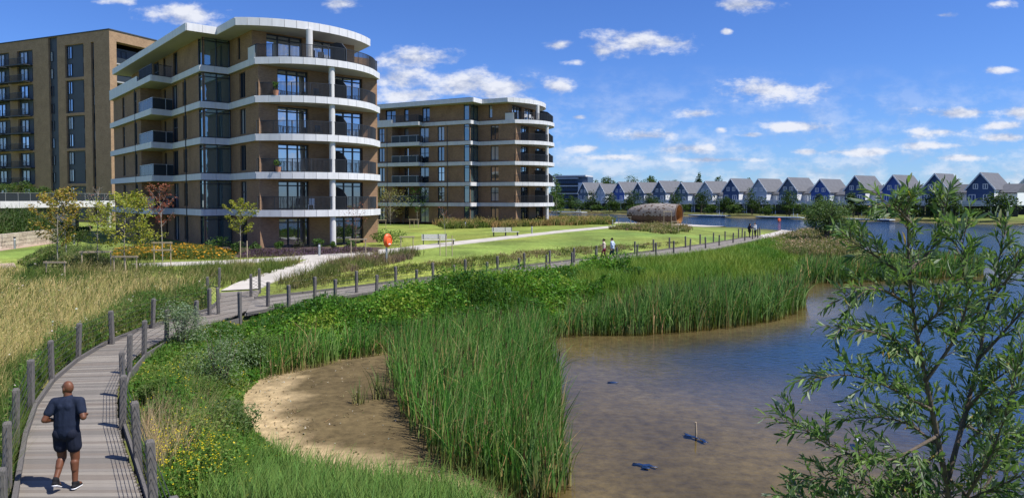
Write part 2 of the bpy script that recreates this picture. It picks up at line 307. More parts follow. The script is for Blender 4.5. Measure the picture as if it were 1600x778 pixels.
def lines(a, b, s, far, grow=1.22):
    L = list(np.arange(a, b+1e-6, s)); st = s; v = L[-1]
    while v < far[1]: st = min(st*grow, 300); v += st; L.append(v)
    st = s; v = L[0]; lo = []
    while v > far[0]: st = min(st*grow, 300); v -= st; lo.append(v)
    return np.array(lo[::-1]+L)
MEADOW = gpoly([(-260,470),(0,425),(140,432),(240,440),(330,452),(250,500),(160,535),(70,598),(30,690),(-10,790),(-400,790)])
SOIL = [gpoly([(180,402),(365,402),(600,399),(600,386),(380,384),(180,386)])]
def make_ground():
    gx = lines(-26, 40, .42, (-4000, 4000)); gy = lines(7, 60, .36, (-60, 5000), 1.12)
    X, Y = np.meshgrid(gx, gy); Z = height(X, Y); nx, ny = len(gx), len(gy)
    V = np.stack([X.ravel(), Y.ravel(), Z.ravel()], 1); i = np.arange(nx*ny).reshape(ny, nx)
    Q = np.stack([i[:-1,:-1].ravel(), i[:-1,1:].ravel(), i[1:,1:].ravel(), i[1:,:-1].ravel()], 1)
    x, y = V[:,0], V[:,1]; dm = sdist(MARSH, x, y); dw = sdist(WATER, x, y); n = fbm(x, y, 3.0)[:,None]; n2 = fbm(x, y, 9.0)[:,None]
    lawn = np.array([.165,.215,.045])*(.7+.6*n)+np.array([.12,.05,.01])*(n2-.42)
    wild = np.array([.10,.11,.035])*(.7+.6*n); mead = np.array([.38,.31,.14])*(.75+.5*n); mud = np.array([.108,.080,.038])*(.85+.3*n); sand = np.array([.34,.255,.14])*(.85+.3*n)
    bed = np.array([.135,.105,.050])*(.8+.4*n)
    dl = -dm; c = wild.copy(); w = smooth(6.0, 9.0, dl+3*(n[:,0]-.5))[:,None]; c = c*(1-w)+lawn*w
    far = smooth(150, 200, y)[:,None]; c = c*(1-far)+wild*far*.9
    w = smooth(-.8, 1.0, sdist(MEADOW, x, y))[:,None]; c = c*(1-w)+mead*w
    for p in SOIL:
        w = smooth(-.3, .4, sdist(p, x, y))[:,None]; c = c*(1-w)+np.array([.085,.06,.05])*w
    w = smooth(-.35, .25, dm)[:,None]; c = c*(1-w)+mud*w
    ms = smooth(1.35, .75, dm+3.4*(fbm(x, y, 1.5)-.5))*(dm > -.6)*(x < 0); ms = ms[:,None]; c = c*(1-ms)+sand*ms
    w = (dw > 0)[:,None]; c = np.where(w, bed, c)
    me = np_mesh('ground', V, Q, c, True)
    m, nt, b = nodes('ground'); N, L = nt.nodes, nt.links; b.inputs['Roughness'].default_value = .9; b.inputs['Specular IOR Level'].default_value = .15
    at = N.new('ShaderNodeAttribute'); at.attribute_name = 'Col'; tc = N.new('ShaderNodeTexCoord')
    na = N.new('ShaderNodeTexNoise'); na.inputs['Scale'].default_value = 3.0; na.inputs['Detail'].default_value = 9; na.inputs['Roughness'].default_value = .75; L.new(tc.outputs['Object'], na.inputs['Vector'])
    nb = N.new('ShaderNodeTexNoise'); nb.inputs['Scale'].default_value = .22; nb.inputs['Detail'].default_value = 5; L.new(tc.outputs['Object'], nb.inputs['Vector'])
    ma = N.new('ShaderNodeMapRange'); ma.inputs[1].default_value = .3; ma.inputs[2].default_value = .7; ma.inputs[3].default_value = .55; ma.inputs[4].default_value = 1.5; L.new(na.outputs[0], ma.inputs[0])
    mb_ = N.new('ShaderNodeMapRange'); mb_.inputs[1].default_value = .35; mb_.inputs[2].default_value = .65; mb_.inputs[3].default_value = .74; mb_.inputs[4].default_value = 1.28; L.new(nb.outputs[0], mb_.inputs[0])
    mu = N.new('ShaderNodeMath'); mu.operation = 'MULTIPLY'; L.new(ma.outputs[0], mu.inputs[0]); L.new(mb_.outputs[0], mu.inputs[1])
    sc = N.new('ShaderNodeVectorMath'); sc.operation = 'SCALE'; L.new(at.outputs[0], sc.inputs[0]); L.new(mu.outputs[0], sc.inputs['Scale']); L.new(sc.outputs[0], b.inputs['Base Color'])
    bp = N.new('ShaderNodeBump'); bp.inputs['Strength'].default_value = .5; bp.inputs['Distance'].default_value = .06; L.new(na.outputs[0], bp.inputs['Height']); L.new(bp.outputs[0], b.inputs['Normal'])
    o = link('ground', me, m); tag(o, kind='structure')
make_ground()

def make_water():
    gx = lines(-8, 60, .9, (-400, 500)); gy = lines(8, 70, .9, (-40, 420)); X, Y = np.meshgrid(gx, gy); nx, ny = len(gx), len(gy)
    V = np.stack([X.ravel(), Y.ravel(), np.zeros(nx*ny)], 1); i = np.arange(nx*ny).reshape(ny, nx)
    Q = np.stack([i[:-1,:-1].ravel(), i[:-1,1:].ravel(), i[1:,1:].ravel(), i[1:,:-1].ravel()], 1)
    x, y = V[:,0], V[:,1]; keep = sdist(WATER, x, y) > -3
    Q = Q[keep[Q].any(1)]; used = np.unique(Q); mp = -np.ones(len(V), int); mp[used] = np.arange(len(used)); V = V[used]; Q = mp[Q]; x, y = V[:,0], V[:,1]
    turb = smooth(3.5, 13, np.hypot((x-2.5)*1.0, (y-12)*.62)+2.0*(fbm(x, y, 5)-.5))
    turb = turb*smooth(.2, 5.5, sdist(WATER, x, y)+2.0*(fbm(x, y, 3)-.5))
    me = np_mesh('lake', V, Q, np.stack([turb]*3, 1), True)
    m = bpy.data.materials.new('water'); m.use_nodes = True; nt = m.node_tree; N, L = nt.nodes, nt.links; N.clear()
    tc = N.new('ShaderNodeTexCoord'); at = N.new('ShaderNodeAttribute'); at.attribute_name = 'Col'
    def nz(sc, st, d):
        mp_ = N.new('ShaderNodeMapping'); mp_.inputs['Scale'].default_value = st; mp_.inputs['Rotation'].default_value = (0,0,.5); L.new(tc.outputs['Object'], mp_.inputs[0])
        n = N.new('ShaderNodeTexNoise'); n.inputs['Scale'].default_value = sc; n.inputs['Detail'].default_value = d; L.new(mp_.outputs[0], n.inputs['Vector']); return n.outputs[0]
    ad = N.new('ShaderNodeMath'); ad.operation = 'ADD'; L.new(nz(3.2, (1,1.9,1), 5), ad.inputs[0]); L.new(nz(.6, (1,1.6,1), 2), ad.inputs[1])
    bp = N.new('ShaderNodeBump'); bp.inputs['Distance'].default_value = .10; L.new(ad.outputs[0], bp.inputs['Height'])
    st = N.new('ShaderNodeMapRange'); st.inputs[3].default_value = .07; st.inputs[4].default_value = .5; L.new(at.outputs['Fac'], st.inputs[0]); L.new(st.outputs[0], bp.inputs['Strength'])
    gl = N.new('ShaderNodeBsdfGlossy'); gl.inputs[1].default_value = .04; L.new(bp.outputs[0], gl.inputs['Normal'])
    tr = N.new('ShaderNodeBsdfTransparent'); tr.inputs[0].default_value = (.86,.84,.76,1)
    df = N.new('ShaderNodeBsdfDiffuse'); df.inputs[0].default_value = (.020,.056,.135,1)
    fb = N.new('ShaderNodeMath'); fb.operation = 'MULTIPLY'; fb.inputs[1].default_value = .93; L.new(at.outputs['Fac'], fb.inputs[0])
    m1 = N.new('ShaderNodeMixShader'); L.new(fb.outputs[0], m1.inputs[0]); L.new(tr.outputs[0], m1.inputs[1]); L.new(df.outputs[0], m1.inputs[2])
    fr = N.new('ShaderNodeFresnel'); fr.inputs[0].default_value = 1.33; L.new(bp.outputs[0], fr.inputs['Normal'])
    m2 = N.new('ShaderNodeMixShader'); L.new(fr.outputs[0], m2.inputs[0]); L.new(m1.outputs[0], m2.inputs[1]); L.new(gl.outputs[0], m2.inputs[2])
    o = N.new('ShaderNodeOutputMaterial'); L.new(m2.outputs[0], o.inputs[0])
    tag(link('lake_water', me, m), kind='structure')
make_water()

# ---------------------------------------------------------------- paths
def ribbon(name, left, right, m, dz=.06, across=5, step=.6):
    A = np.array(gpoly(left)); B = np.array(gpoly(right)); n = max(8, int(resample(A, 1)[1]/step)); A = soften(resample(A, n=n)[0], 8); B = soften(resample(B, n=n)[0], 8)
    V = []; T = []
    for i in range(n):
        for k in range(across+1):
            V.append(A[i]*(1-k/across)+B[i]*k/across)
    V = np.array(V); Z = height(V[:,0], V[:,1])+dz; w = across+1
    F = [(i*w+k, i*w+k+1, (i+1)*w+k+1, (i+1)*w+k) for i in range(n-1) for k in range(across)]
    b = MB(); b.v = [(x, y, z) for (x, y), z in zip(V, Z)]; b.f = F; e = len(b.v)
    for side in (0, across):   # thickness
        b.v += [(b.v[i*w+side][0], b.v[i*w+side][1], b.v[i*w+side][2]-.12) for i in range(n)]
    for i in range(n-1): b.f += [(i*w, (i+1)*w, e+i+1, e+i), (i*w+across, e+n+i, e+n+i+1, (i+1)*w+across)]
    return tag(b.build(name, m, fix=True), kind='structure')
PS = MATS['path_stone']
ribbon('path', [(345,457),(375,443),(406,431),(440,420),(470,411),(486,405)], [(405,453),(430,441),(455,434),(480,427),(500,418),(512,410)], PS, .07)
ribbon('path', [(205,413),(270,411),(330,409),(401,406),(450,402),(500,398)], [(205,418),(270,416),(330,414),(401,411),(450,408),(502,404)], PS, .05)
ribbon('path', [(478,405),(500,398.5),(540,396),(575,393),(620,388.5),(707,378.5),(810,367.8),(885,359.8),(957,353.8),(1000,351)], [(490,412),(515,408),(545,404),(580,400),(622,395),(707,384),(810,372),(885,363),(957,356.3),(1004,353)], PS, .06)
ribbon('path', [(850,350),(905,349),(960,347.5),(1010,346.5)], [(850,352),(905,351),(960,349.5),(1010,348.5)], PS, .05)
ribbon('path', [(1186,369.5),(1206,364.5),(1220,361),(1224,358.5),(1214,356.8),(1190,356)], [(1186,375),(1214,369),(1240,363),(1250,358.5),(1234,355.3),(1190,354.2)], PS, .07)
def disc(name, c, rx, ry, m, dz):
    b = MB(); n = 40; k = 8
    for j in range(k+1):
        for i in range(n):
            x = c.x+rx*j/k*math.cos(2*math.pi*i/n); y = c.y+ry*j/k*math.sin(2*math.pi*i/n); b.v.append((x, y, h1(x, y)+dz))
    b.f = [(j*n+i, j*n+(i+1)%n, (j+1)*n+(i+1)%n, (j+1)*n+i) for j in range(k) for i in range(n)]
    return tag(b.build(name, m, fix=True), kind='structure')
PAV = ground(1026, 349)
disc('path', ground(1075, 351.3), 6.5, 10.5, PS, .05)
tag(ribbon('paving', [(-60,397),(0,386),(40,381),(88,376)], [(-60,403),(0,392),(40,387),(94,380)], MATS['paving'], .05), kind='structure')
ribbon('paving', [(-60,416),(0,413),(22,412)], [(-60,425),(0,421),(26,419)], MATS['paving'], .05)

# ---------------------------------------------------------------- boardwalk: planks, edge boards
def make_deck():
    me = MB().box((-.5,-.5,-.5),(.5,.5,.5)).build('plank', MATS['timber_grey']).data
    bpy.data.objects.remove(bpy.data.objects['plank'])
    tones = [mat('plank_tone_%d' % k, c, .9, .35, 9, .4, stretch=(1,9,1)) for k, c in enumerate([(.20,.18,.158),(.15,.136,.12),(.24,.215,.185),(.175,.15,.127)])]
    mes = []
    for t in tones:
        mm = me.copy(); mm.materials.clear(); mm.materials.append(t); mes.append(mm)
    for name, A, B, single in (('boardwalk', L1, R1, True), ('boardwalk', L2, R2, False)):
        C = (A+B)/2; n = int(resample(C, 1)[1]/.15); A = resample(A, n=n)[0]; B = resample(B, n=n)[0]
        root = MB()
        for Q in (A*.8+B*.2, A*.2+B*.8):
            for i in range(0, n-6, 6): root.bar((*Q[i], DZ-.16), (*Q[min(i+6, n-1)], DZ-.16), .08, .2)
        for i in range(8, n, 14):
            for Q in (A*.8+B*.2, A*.2+B*.8): root.box((Q[i][0]-.07, Q[i][1]-.07, -.4), (Q[i][0]+.07, Q[i][1]+.07, DZ-.2))
        root = tag(root.build(name, MATS['timber_grey']), kind='structure')
        rest = MB()
        for i in range(n):
            a, b = Vector(A[i]), Vector(B[i]); d = b-a; mid = (a+b)/2; ang = math.atan2(d.y, d.x); z = DZ-.02+random.uniform(-.003,.003)
            if single:
                o = link('plank', random.choice(mes), None, root); o.location = (mid.x, mid.y, z); o.rotation_euler = (random.uniform(-.004,.004), 0, ang+random.uniform(-.006,.006)); o.scale = (d.length+random.uniform(-.02,.05), .131, .04)
            else: rest.bar((a.x, a.y, z), (b.x, b.y, z), .136, .04)
        if not single: tag(rest.build('plank_run', tones[0], root), kind='stuff')
        e = MB()
        for Q, s in ((A, 1), (B, -1)):
            if single and s < 0: continue
            for i in range(0, n-16, 16):
                j = min(i+16, n-1); e = MB().bar((*Q[i], DZ+.04), (*(Q[i]+(Q[j]-Q[i])*.985), DZ+.04), .075, .13); e.build('edge_board', MATS['timber_post'], root)
make_deck()

def make_post_mesh():
    b = bmesh.new(); bmesh.ops.create_cube(b, size=1); bmesh.ops.transform(b, matrix=Matrix.Diagonal((.125,.125,1,1)), verts=b.verts); bmesh.ops.translate(b, vec=(0,0,-.5), verts=b.verts)
    top = [e for e in b.edges if all(v.co.z > -.01 for v in e.verts)]; bmesh.ops.bevel(b, geom=top, offset=.05, segments=3, profile=.6, affect='EDGES')
    ed = [e for e in b.edges if abs(e.verts[0].co.z-e.verts[1].co.z) > .5]; bmesh.ops.bevel(b, geom=ed, offset=.016, segments=1, affect='EDGES')
    me = bpy.data.meshes.new('post'); b.to_mesh(me); b.free(); me.materials.append(MATS['timber_post']); return me
POST = make_post_mesh()
def fence(label, tops, rail=False, close=True):
    P = [at_z(x, y, DZ+1.1) for x, y in tops]; base = P[0]; root = thing('post_and_wire_fence', label, 'fence', (base.x, base.y, h1(base.x, base.y)-.05), group='fences along the boardwalk')
    for i, p in enumerate(P):
        g = min(h1(p.x, p.y), .8)-.25; hh = p.z-g; o = link('post', POST, None, root); o.location = (p.x-root.location.x, p.y-root.location.y, p.z-root.location.z)
        a = P[min(i+1, len(P)-1)]-P[max(i-1, 0)]; o.rotation_euler = (random.gauss(0,.02), random.gauss(0,.02), math.atan2(a.y, a.x)+random.gauss(0,.08)); o.scale = (random.uniform(.94,1.08), random.uniform(.94,1.08), hh)
    w = MB()
    for i in range(len(P)-1):
        for k in range(6):
            dz = -.10-.16*k; a = P[i]+Vector((0,0,dz))-root.location; b = P[i+1]+Vector((0,0,dz))-root.location; mid = (a+b)/2-Vector((0,0,.006)); w.tube([a, mid, b], .006, 4, False)
    w.build('wire', MATS['galv_wire'], root)
    if rail:
        for i in range(len(P)-1):
            a = P[i]+Vector((.0,0,-1.12))-root.location; b = P[i+1]+Vector((0,0,-1.12))-root.location; MB().bar(a, b, .05, .2).build('bottom_rail', MATS['timber_post'], root)
    return root
fence('weathered post and wire fence between the golden meadow and the boardwalk', [(-12,850),(1,730),(11,658),(25,606),(48,561),(79,531),(124,504),(173,485),(240,466),(327,450)])
fence('weathered post and wire fence on the marsh side of the jogger', [(271,775),(234,686),(210,626),(193,585),(190,548),(203,521),(226,500),(261,483),(307,469),(374,456)], rail=True)
fence('short run of posts left of the pale path at the boardwalk fork', [(340,449),(324,432),(343,418)])
fence('long fence on the reed side of the far boardwalk', [(374.5,455),(451,445),(524,436),(589,429),(651,421),(709,414),(761,409),(811,403),(854,398),(894,394),(931,389),(964,386),(996,382),(1025,379),(1053,376),(1079,373),(1102,370),(1124,367),(1146,363.5),(1164,361),(1176,359),(1184,357.5)])
fence('long fence on the lawn side of the far boardwalk', [(405,419),(392,428),(419,440),(492,432),(557,423),(618,416),(676,410),(727,405),(777,400),(819,395),(859,391),(897,387),(932,383.5),(992,377),(1021,374),(1046,371),(1071,369),(1094,366),(1115,363.5),(1133,361),(1154,357.5),(1160,356.5),(1187,355)])

# ---------------------------------------------------------------- building kit
def wall(mb, p0, p1, z0, z1, openings=(), reveal=.18):
    """one wall face from p0 to p1 (outside on the right hand), real openings (s0,s1,za,zb) with reveals"""
    p0, p1 = Vector((*p0, 0)), Vector((*p1, 0)); d = p1-p0; ln = d.length; d.normalize(); nrm = Vector((d.y, -d.x, 0)); up = Vector((0,0,1))
    xs = sorted({0, ln, *[o[0] for o in openings], *[o[1] for o in openings]}); zs = sorted({z0, z1, *[o[2] for o in openings], *[o[3] for o in openings]})
    def P(s, z, dep=0): return p0+d*s+up*z-nrm*dep
    for i in range(len(xs)-1):
        for j in range(len(zs)-1):
            cx, cz = (xs[i]+xs[i+1])/2, (zs[j]+zs[j+1])/2
            if any(o[0] < cx < o[1] and o[2] < cz < o[3] for o in openings): continue
            mb.add([P(xs[i], zs[j]), P(xs[i+1], zs[j]), P(xs[i+1], zs[j+1]), P(xs[i], zs[j+1])], [(0,1,2,3)])
    for (a, b, c, e) in openings:
        q = [(a, c), (b, c), (b, e), (a, e)]
        for k in range(4):
            s, t = q[k], q[(k+1) % 4]; mb.add([P(*s), P(*t), P(*t, reveal), P(*s, reveal)], [(0,1,2,3)])
def frame_pts(p0, p1):
    p0, p1 = Vector((*p0, 0)), Vector((*p1, 0)); d = (p1-p0).normalized(); return p0, d, Vector((d.y, -d.x, 0))
def window(parent, p0, p1, o, reveal, cols=1, rows=1, fm='frame_dark', gm='glass', name='window', fw=.07, transom=None):
    """frame with mullions set in an opening; the glass is its sub-part"""
    b0, d, n = frame_pts(p0, p1); a, b, c, e = o
    def P(s, z, dep): return b0+d*s+Vector((0,0,z))-n*dep
    f = MB(); dep = reveal-.05
    def vb(s): f.bar(P(s, c, dep), P(s, e, dep), fw, .08, up=n)
    def hb(z): f.bar(P(a, z, dep), P(b, z, dep), .08, fw)
    vb(a+fw/2); vb(b-fw/2); hb(c+fw/2); hb(e-fw/2)
    for k in range(1, cols): vb(a+(b-a)*k/cols)
    for k in range(1, rows): hb(c+(e-c)*k/rows)
    if transom: hb(e-transom)
    w = f.build(name, MATS[fm], parent)
    g = MB(); xs = [a+(b-a)*k/cols for k in range(cols+1)]
    for k in range(cols):
        t = random.gauss(0, .004)
        g.add([P(xs[k], c, reveal+t), P(xs[k+1], c, reveal-t), P(xs[k+1], e, reveal-t), P(xs[k], e, reveal+t)], [(0,1,2,3)])
    g.build('pane', MATS[gm], w); return w

def fascia(slab, outline, z0, z1, m, maxlen=2.3, closed=False, th=.06, out=.0):
    n = len(outline)
    for i in range(n if closed else n-1):
        p, q = Vector((*outline[i], 0)), Vector((*outline[(i+1) % n], 0)); L = (q-p).length
        if L < .05: continue
        d = (q-p)/L; nr = Vector((d.y, -d.x, 0)); k = max(1, math.ceil(L/maxlen)); g = .012
        for j in range(k):
            a = p+d*(L*j/k+g)+nr*(th/2+out); b = p+d*(L*(j+1)/k-g)+nr*(th/2+out); z = Vector((0,0,(z0+z1)/2))
            MB().bar(a+z, b+z, th, z1-z0).build('fascia_panel', m, slab)
def railing(pts, z, hgt, m, parent, pitch=.105, top=.05):
    b = MB(); P, ln = resample(pts, pitch)
    for p in P: b.bar((*p, z+.08), (*p, z+hgt), .028, .028, up=(1,0,0))
    for i in range(len(pts)-1):
        b.bar((*pts[i], z+hgt), (*pts[i+1], z+hgt), top, .04); b.bar((*pts[i], z+.09), (*pts[i+1], z+.09), .03, .04)
    P, ln = resample(pts, 1.5)
    for p in P: b.bar((*p, z-.02), (*p, z+hgt), .045, .045, up=(1,0,0))
    return b.build('railing', m, parent)
def arc(c, r, a0, a1, n): return [(c[0]+r*math.cos(a0+(a1-a0)*k/n), c[1]+r*math.sin(a0+(a1-a0)*k/n)) for k in range(n+1)]

SH = 3.12
def waterfront_block():
    root = thing('apartment_block', 'tmp', 'building', group='brown brick blocks with curved white balconies')
    BR, WP, DM = MATS['brick_brown'], MATS['white_panel'], MATS['dark_metal']
    sag_c, sag_r = (-3.3, 5.5), 6.4; a0 = math.atan2(-5.5, 3.3); nose = arc(sag_c, sag_r, a0, -a0, 14)
    rr = 9.0; rc = (-7.2, 4.5); ra = math.asin(6.1/rr); rnose = arc(rc, rr, -ra, ra, 14)
    OUT = [(-32.2,-4.6),(-14.5,-4.6),(-15.1,-2.66),(-6.34,-2.66),(-6.34,-.26)]+[(-.05,-.26)]+nose[1:-1]+[(-.05,11.26),(-6,11.3),(-6,14.2),(-32.2,14.2)]
    ROOF = [(-33,-4.1),(-5,-4.1),(-5,-1.6)]+rnose+[(-5,11.2),(-33,14.8)]
    T = .53
    for k in range(0, 6):                                   # six storeys
        z0 = k*SH; z1 = z0+SH-T+.02; top = (k == 5); mb = MB(); zt = z1-.18
        S3a = (-32, -2.4) if top else (-19.9, -2.4)
        ops = {}
        if not top:
            ops['S1'] = ((-32,-4.3), (-19.9,-4.3), [(4.2,5.3,z0+.25,zt),(9.4,10.6,z0+.25,zt)])
            ops['S2'] = ((-19.9,-4.3), (-19.9,-2.4), [])
            s = lambda u: u+19.9
            ops['S3'] = ((-19.9,-2.4), (-6.6,-2.4), [(s(-18.9),s(-18.1),z0+.6,zt),(s(-15.9),s(-14.2),z0+.06,zt),(s(-12.5),s(-11.3),z0+.25,zt),(s(-7.7),s(-6.62),z0+.06,z1-.02)])
        else:
            s = lambda u: u+32
            ops['S3'] = ((-32,-2.4), (-6.6,-2.4), [(s(-25.5),s(-23.9),z0+.06,zt),(s(-22.6),s(-20.6),z0+.06,zt),(s(-18.9),s(-18.1),z0+.5,zt),(s(-15.4),s(-14.0),z0+.25,zt),(s(-7.7),s(-6.62),z0+.06,z1-.02)])
        ops['S4'] = ((-6.6,-2.4), (-6.6,0), [(.02,2.38,z0+.06,z1-.02)])
        nu, nv = (-1.3, 9.4) if top else (0, 11)
        ops['S5'] = ((-6.6,0), (nu,0), [(1.9,2.5,z0+.5,zt)] if top else [(2.2,3.6,z0+.25,zt)])
        ops['S6'] = ((nu,0), (nu,nv), [(1.2,4.4,z0+.05,zt),(5.4,8.4,z0+.05,zt)] if top else [(1.6,4.3,z0+.05,zt),(6.8,9.5,z0+.05,zt)])
        for nm, (p, q, o) in ops.items():
            rv = .30 if nm == 'S6' else .2
            wall(mb, p, q, z0, z1, o, rv)
            for i, w in enumerate(o):
                if nm == 'S4': window(root, p, q, w, .1, 2, 1, gm='glass_teal', name='bay_window', transom=.35)
                elif nm == 'S3' and i == len(o)-1: window(root, p, q, w, .1, 1, 1, gm='glass_teal', name='bay_window', transom=.35)
                elif nm == 'S6': window(root, p, q, w, rv, 3, 1, gm='glass_sky' if k >= 2 else 'glass', name='balcony_door', fw=.1, transom=.38)
                else: window(root, p, q, w, rv, 2 if (w[1]-w[0]) > .95 else 1, 1, gm=random.choice(['glass','glass','glass_curtain','glass_sky']), name='window', transom=random.choice([None,None,.9]))
        # end and back walls
        if not top: wall(mb, (-32,14), (-32,-4.3), z0, z1)
        else: wall(mb, (-32,14), (-32,-2.4), z0, z1)
        wall(mb, (nu,nv), (-6.3,nv), z0, z1, [(2,3.4,z0+.25,zt)], .2); window(root, (nu,nv), (-6.3,nv), (2,3.4,z0+.25,zt), .2, 2)
        wall(mb, (-6.3,nv), (-6.3,14), z0, z1); wall(mb, (-6.3,14), (-32,14), z0, z1)
        mb.build('brick_wall', BR, root)
        if k >= 1:                                           # floor slab with white fascia panels
            sl = MB().prism(OUT, z0-T, z0-.01).build('floor_slab', MATS['soffit'], root)
            if k == 5:
                fascia(sl, [OUT[0],(-19.6,-4.6)], z0-T, z0+.55, WP); fascia(sl, [(-19.6,-4.6),(-14.5,-4.6)]+OUT[2:-3], z0-T, z0+.02, WP)
                MB().box((-32,-4.55,z0),(-19.6,-4.4,z0+.5)).build('parapet', MATS['soffit'], root)
            else: fascia(sl, OUT[:-3], z0-T, z0+.02, WP)
            # curved balcony: railing, column, dividing screen
            ins = arc(sag_c, sag_r-.16, a0+.03, -a0-.03, 22); pts = [(-.2,-.12)]+ins+[(-.2,11.12)]
            if k == 5: pts = [(-1.6,-.12),(.0,-.12)]+ins+[(-.2,11.12)]
            railing(pts, z0+.02, 1.1, DM, root)
            if k == 5: MB().box((-1.75,-.2,z0+.02),(-.25,-.15,z0+1.05)).build('balcony_panel', MATS['white_panel'], root)
            sc = MB(); w = 3.0; sc.add([(.05,6.35,z0+.02),(w,6.35,z0+.02),(w,6.35,z0+1.1),(2.2,6.35,z0+1.7),(1.2,6.35,z0+1.95),(.05,6.35,z0+2.0),(.05,6.41,z0+.02),(w,6.41,z0+.02),(w,6.41,z0+1.1),(2.2,6.41,z0+1.7),(1.2,6.41,z0+1.95),(.05,6.41,z0+2.0)],
              [(0,1,2,3,4,5),(11,10,9,8,7,6)]+[(i,(i+1)%6+0,(i+1)%6+6,i+6) for i in range(6)]); sc.build('balcony_screen', MATS['slate_panel'], root, fix=True)
            # corner balcony of the wing
            bp = [(-19.8,-4.45),(-14.65,-4.45),(-15.15,-2.6)] if k < 5 else [(-19.6,-4.45),(-14.7,-4.45),(-15.15,-2.6)]
            if k < 5:
                g = MB()
                for (p, q) in zip(bp[:-1], bp[1:]): g.bar((*p, z0+.55), (*q, z0+.55), .03, .95)
                g.build('balcony_glass', MATS['rail_glass'], root)
                g = MB()
                for (p, q) in zip(bp[:-1], bp[1:]): g.bar((*p, z0+1.08), (*q, z0+1.08), .05, .05)
                for p in resample(bp, 1.6)[0]: g.bar((*p, z0), (*p, z0+1.08), .05, .05, up=(1,0,0))
                g.build('railing', MATS['steel'], root)
            else:
                railing([(-19.5,-4.45),(-14.7,-4.45),(-15.15,-2.6)], z0, 1.1, DM, root); 
        if k < 5:
            MB().tube([(2.72,5.15,z0),(2.72,5.15,z0+SH-T)], .25, 16).build('column', MATS['concrete_col'], root, smooth=False)
        else: MB().tube([(1.85,3.6,z0),(1.85,3.6,z0+SH-.6)], .27, 16).build('column', MATS['concrete_col'], root)
    zr = 6*SH
    rf = MB().prism(ROOF, zr-.62, zr-.02).build('roof', MATS['soffit'], root); fascia(rf, ROOF[:-2], zr-.62, zr+.02, WP)
    cap = [(-31.5,-2.9),(-6.2,-2.9),(-6.2,-.4)]+[(x-1.1, y) for x, y in arc(rc, rr-.5, -.5, .5, 10)]+[(-6.2,11.4),(-31.5,13.4)]
    MB().prism(cap, zr, zr+.28).build('roof_cap', MATS['roof_dark'], rf)
    MB().box((-20,3,zr+.28),(-16.5,6,zr+1.0)).build('plant_box', MATS['slate_panel'], rf)
    for u in (-10.5, -27.0 if False else -20.6):
        v = -2.47 if u > -15 else -4.37
        MB().tube([(u,v-.27,0),(u,v-.27,5*SH-.7)], .06, 6).build('downpipe', DM, root)
    for k in range(6): pass
    # chairs and planters on the ground-floor terrace read as dark clutter
    MB().box((-34,-4.8,-.6),(4.2,14.4,.0)).build('plinth', MATS['concrete_col'], root) if False else None
    return root
B1 = waterfront_block(); B1['label'] = 'near brown brick apartment block with curved white balconies, largest in view'
B1.location = (-20.8, 58.1, 1.5); B1.rotation_euler.z = math.atan2(-.76, .65)
B2 = copy_tree(B1); B2['label'] = 'farther brown brick apartment block behind the lawn benches, with curved white balconies'
B2.location = (.6, 106, 1.78); B2.rotation_euler.z = math.atan2(-.47, .88)

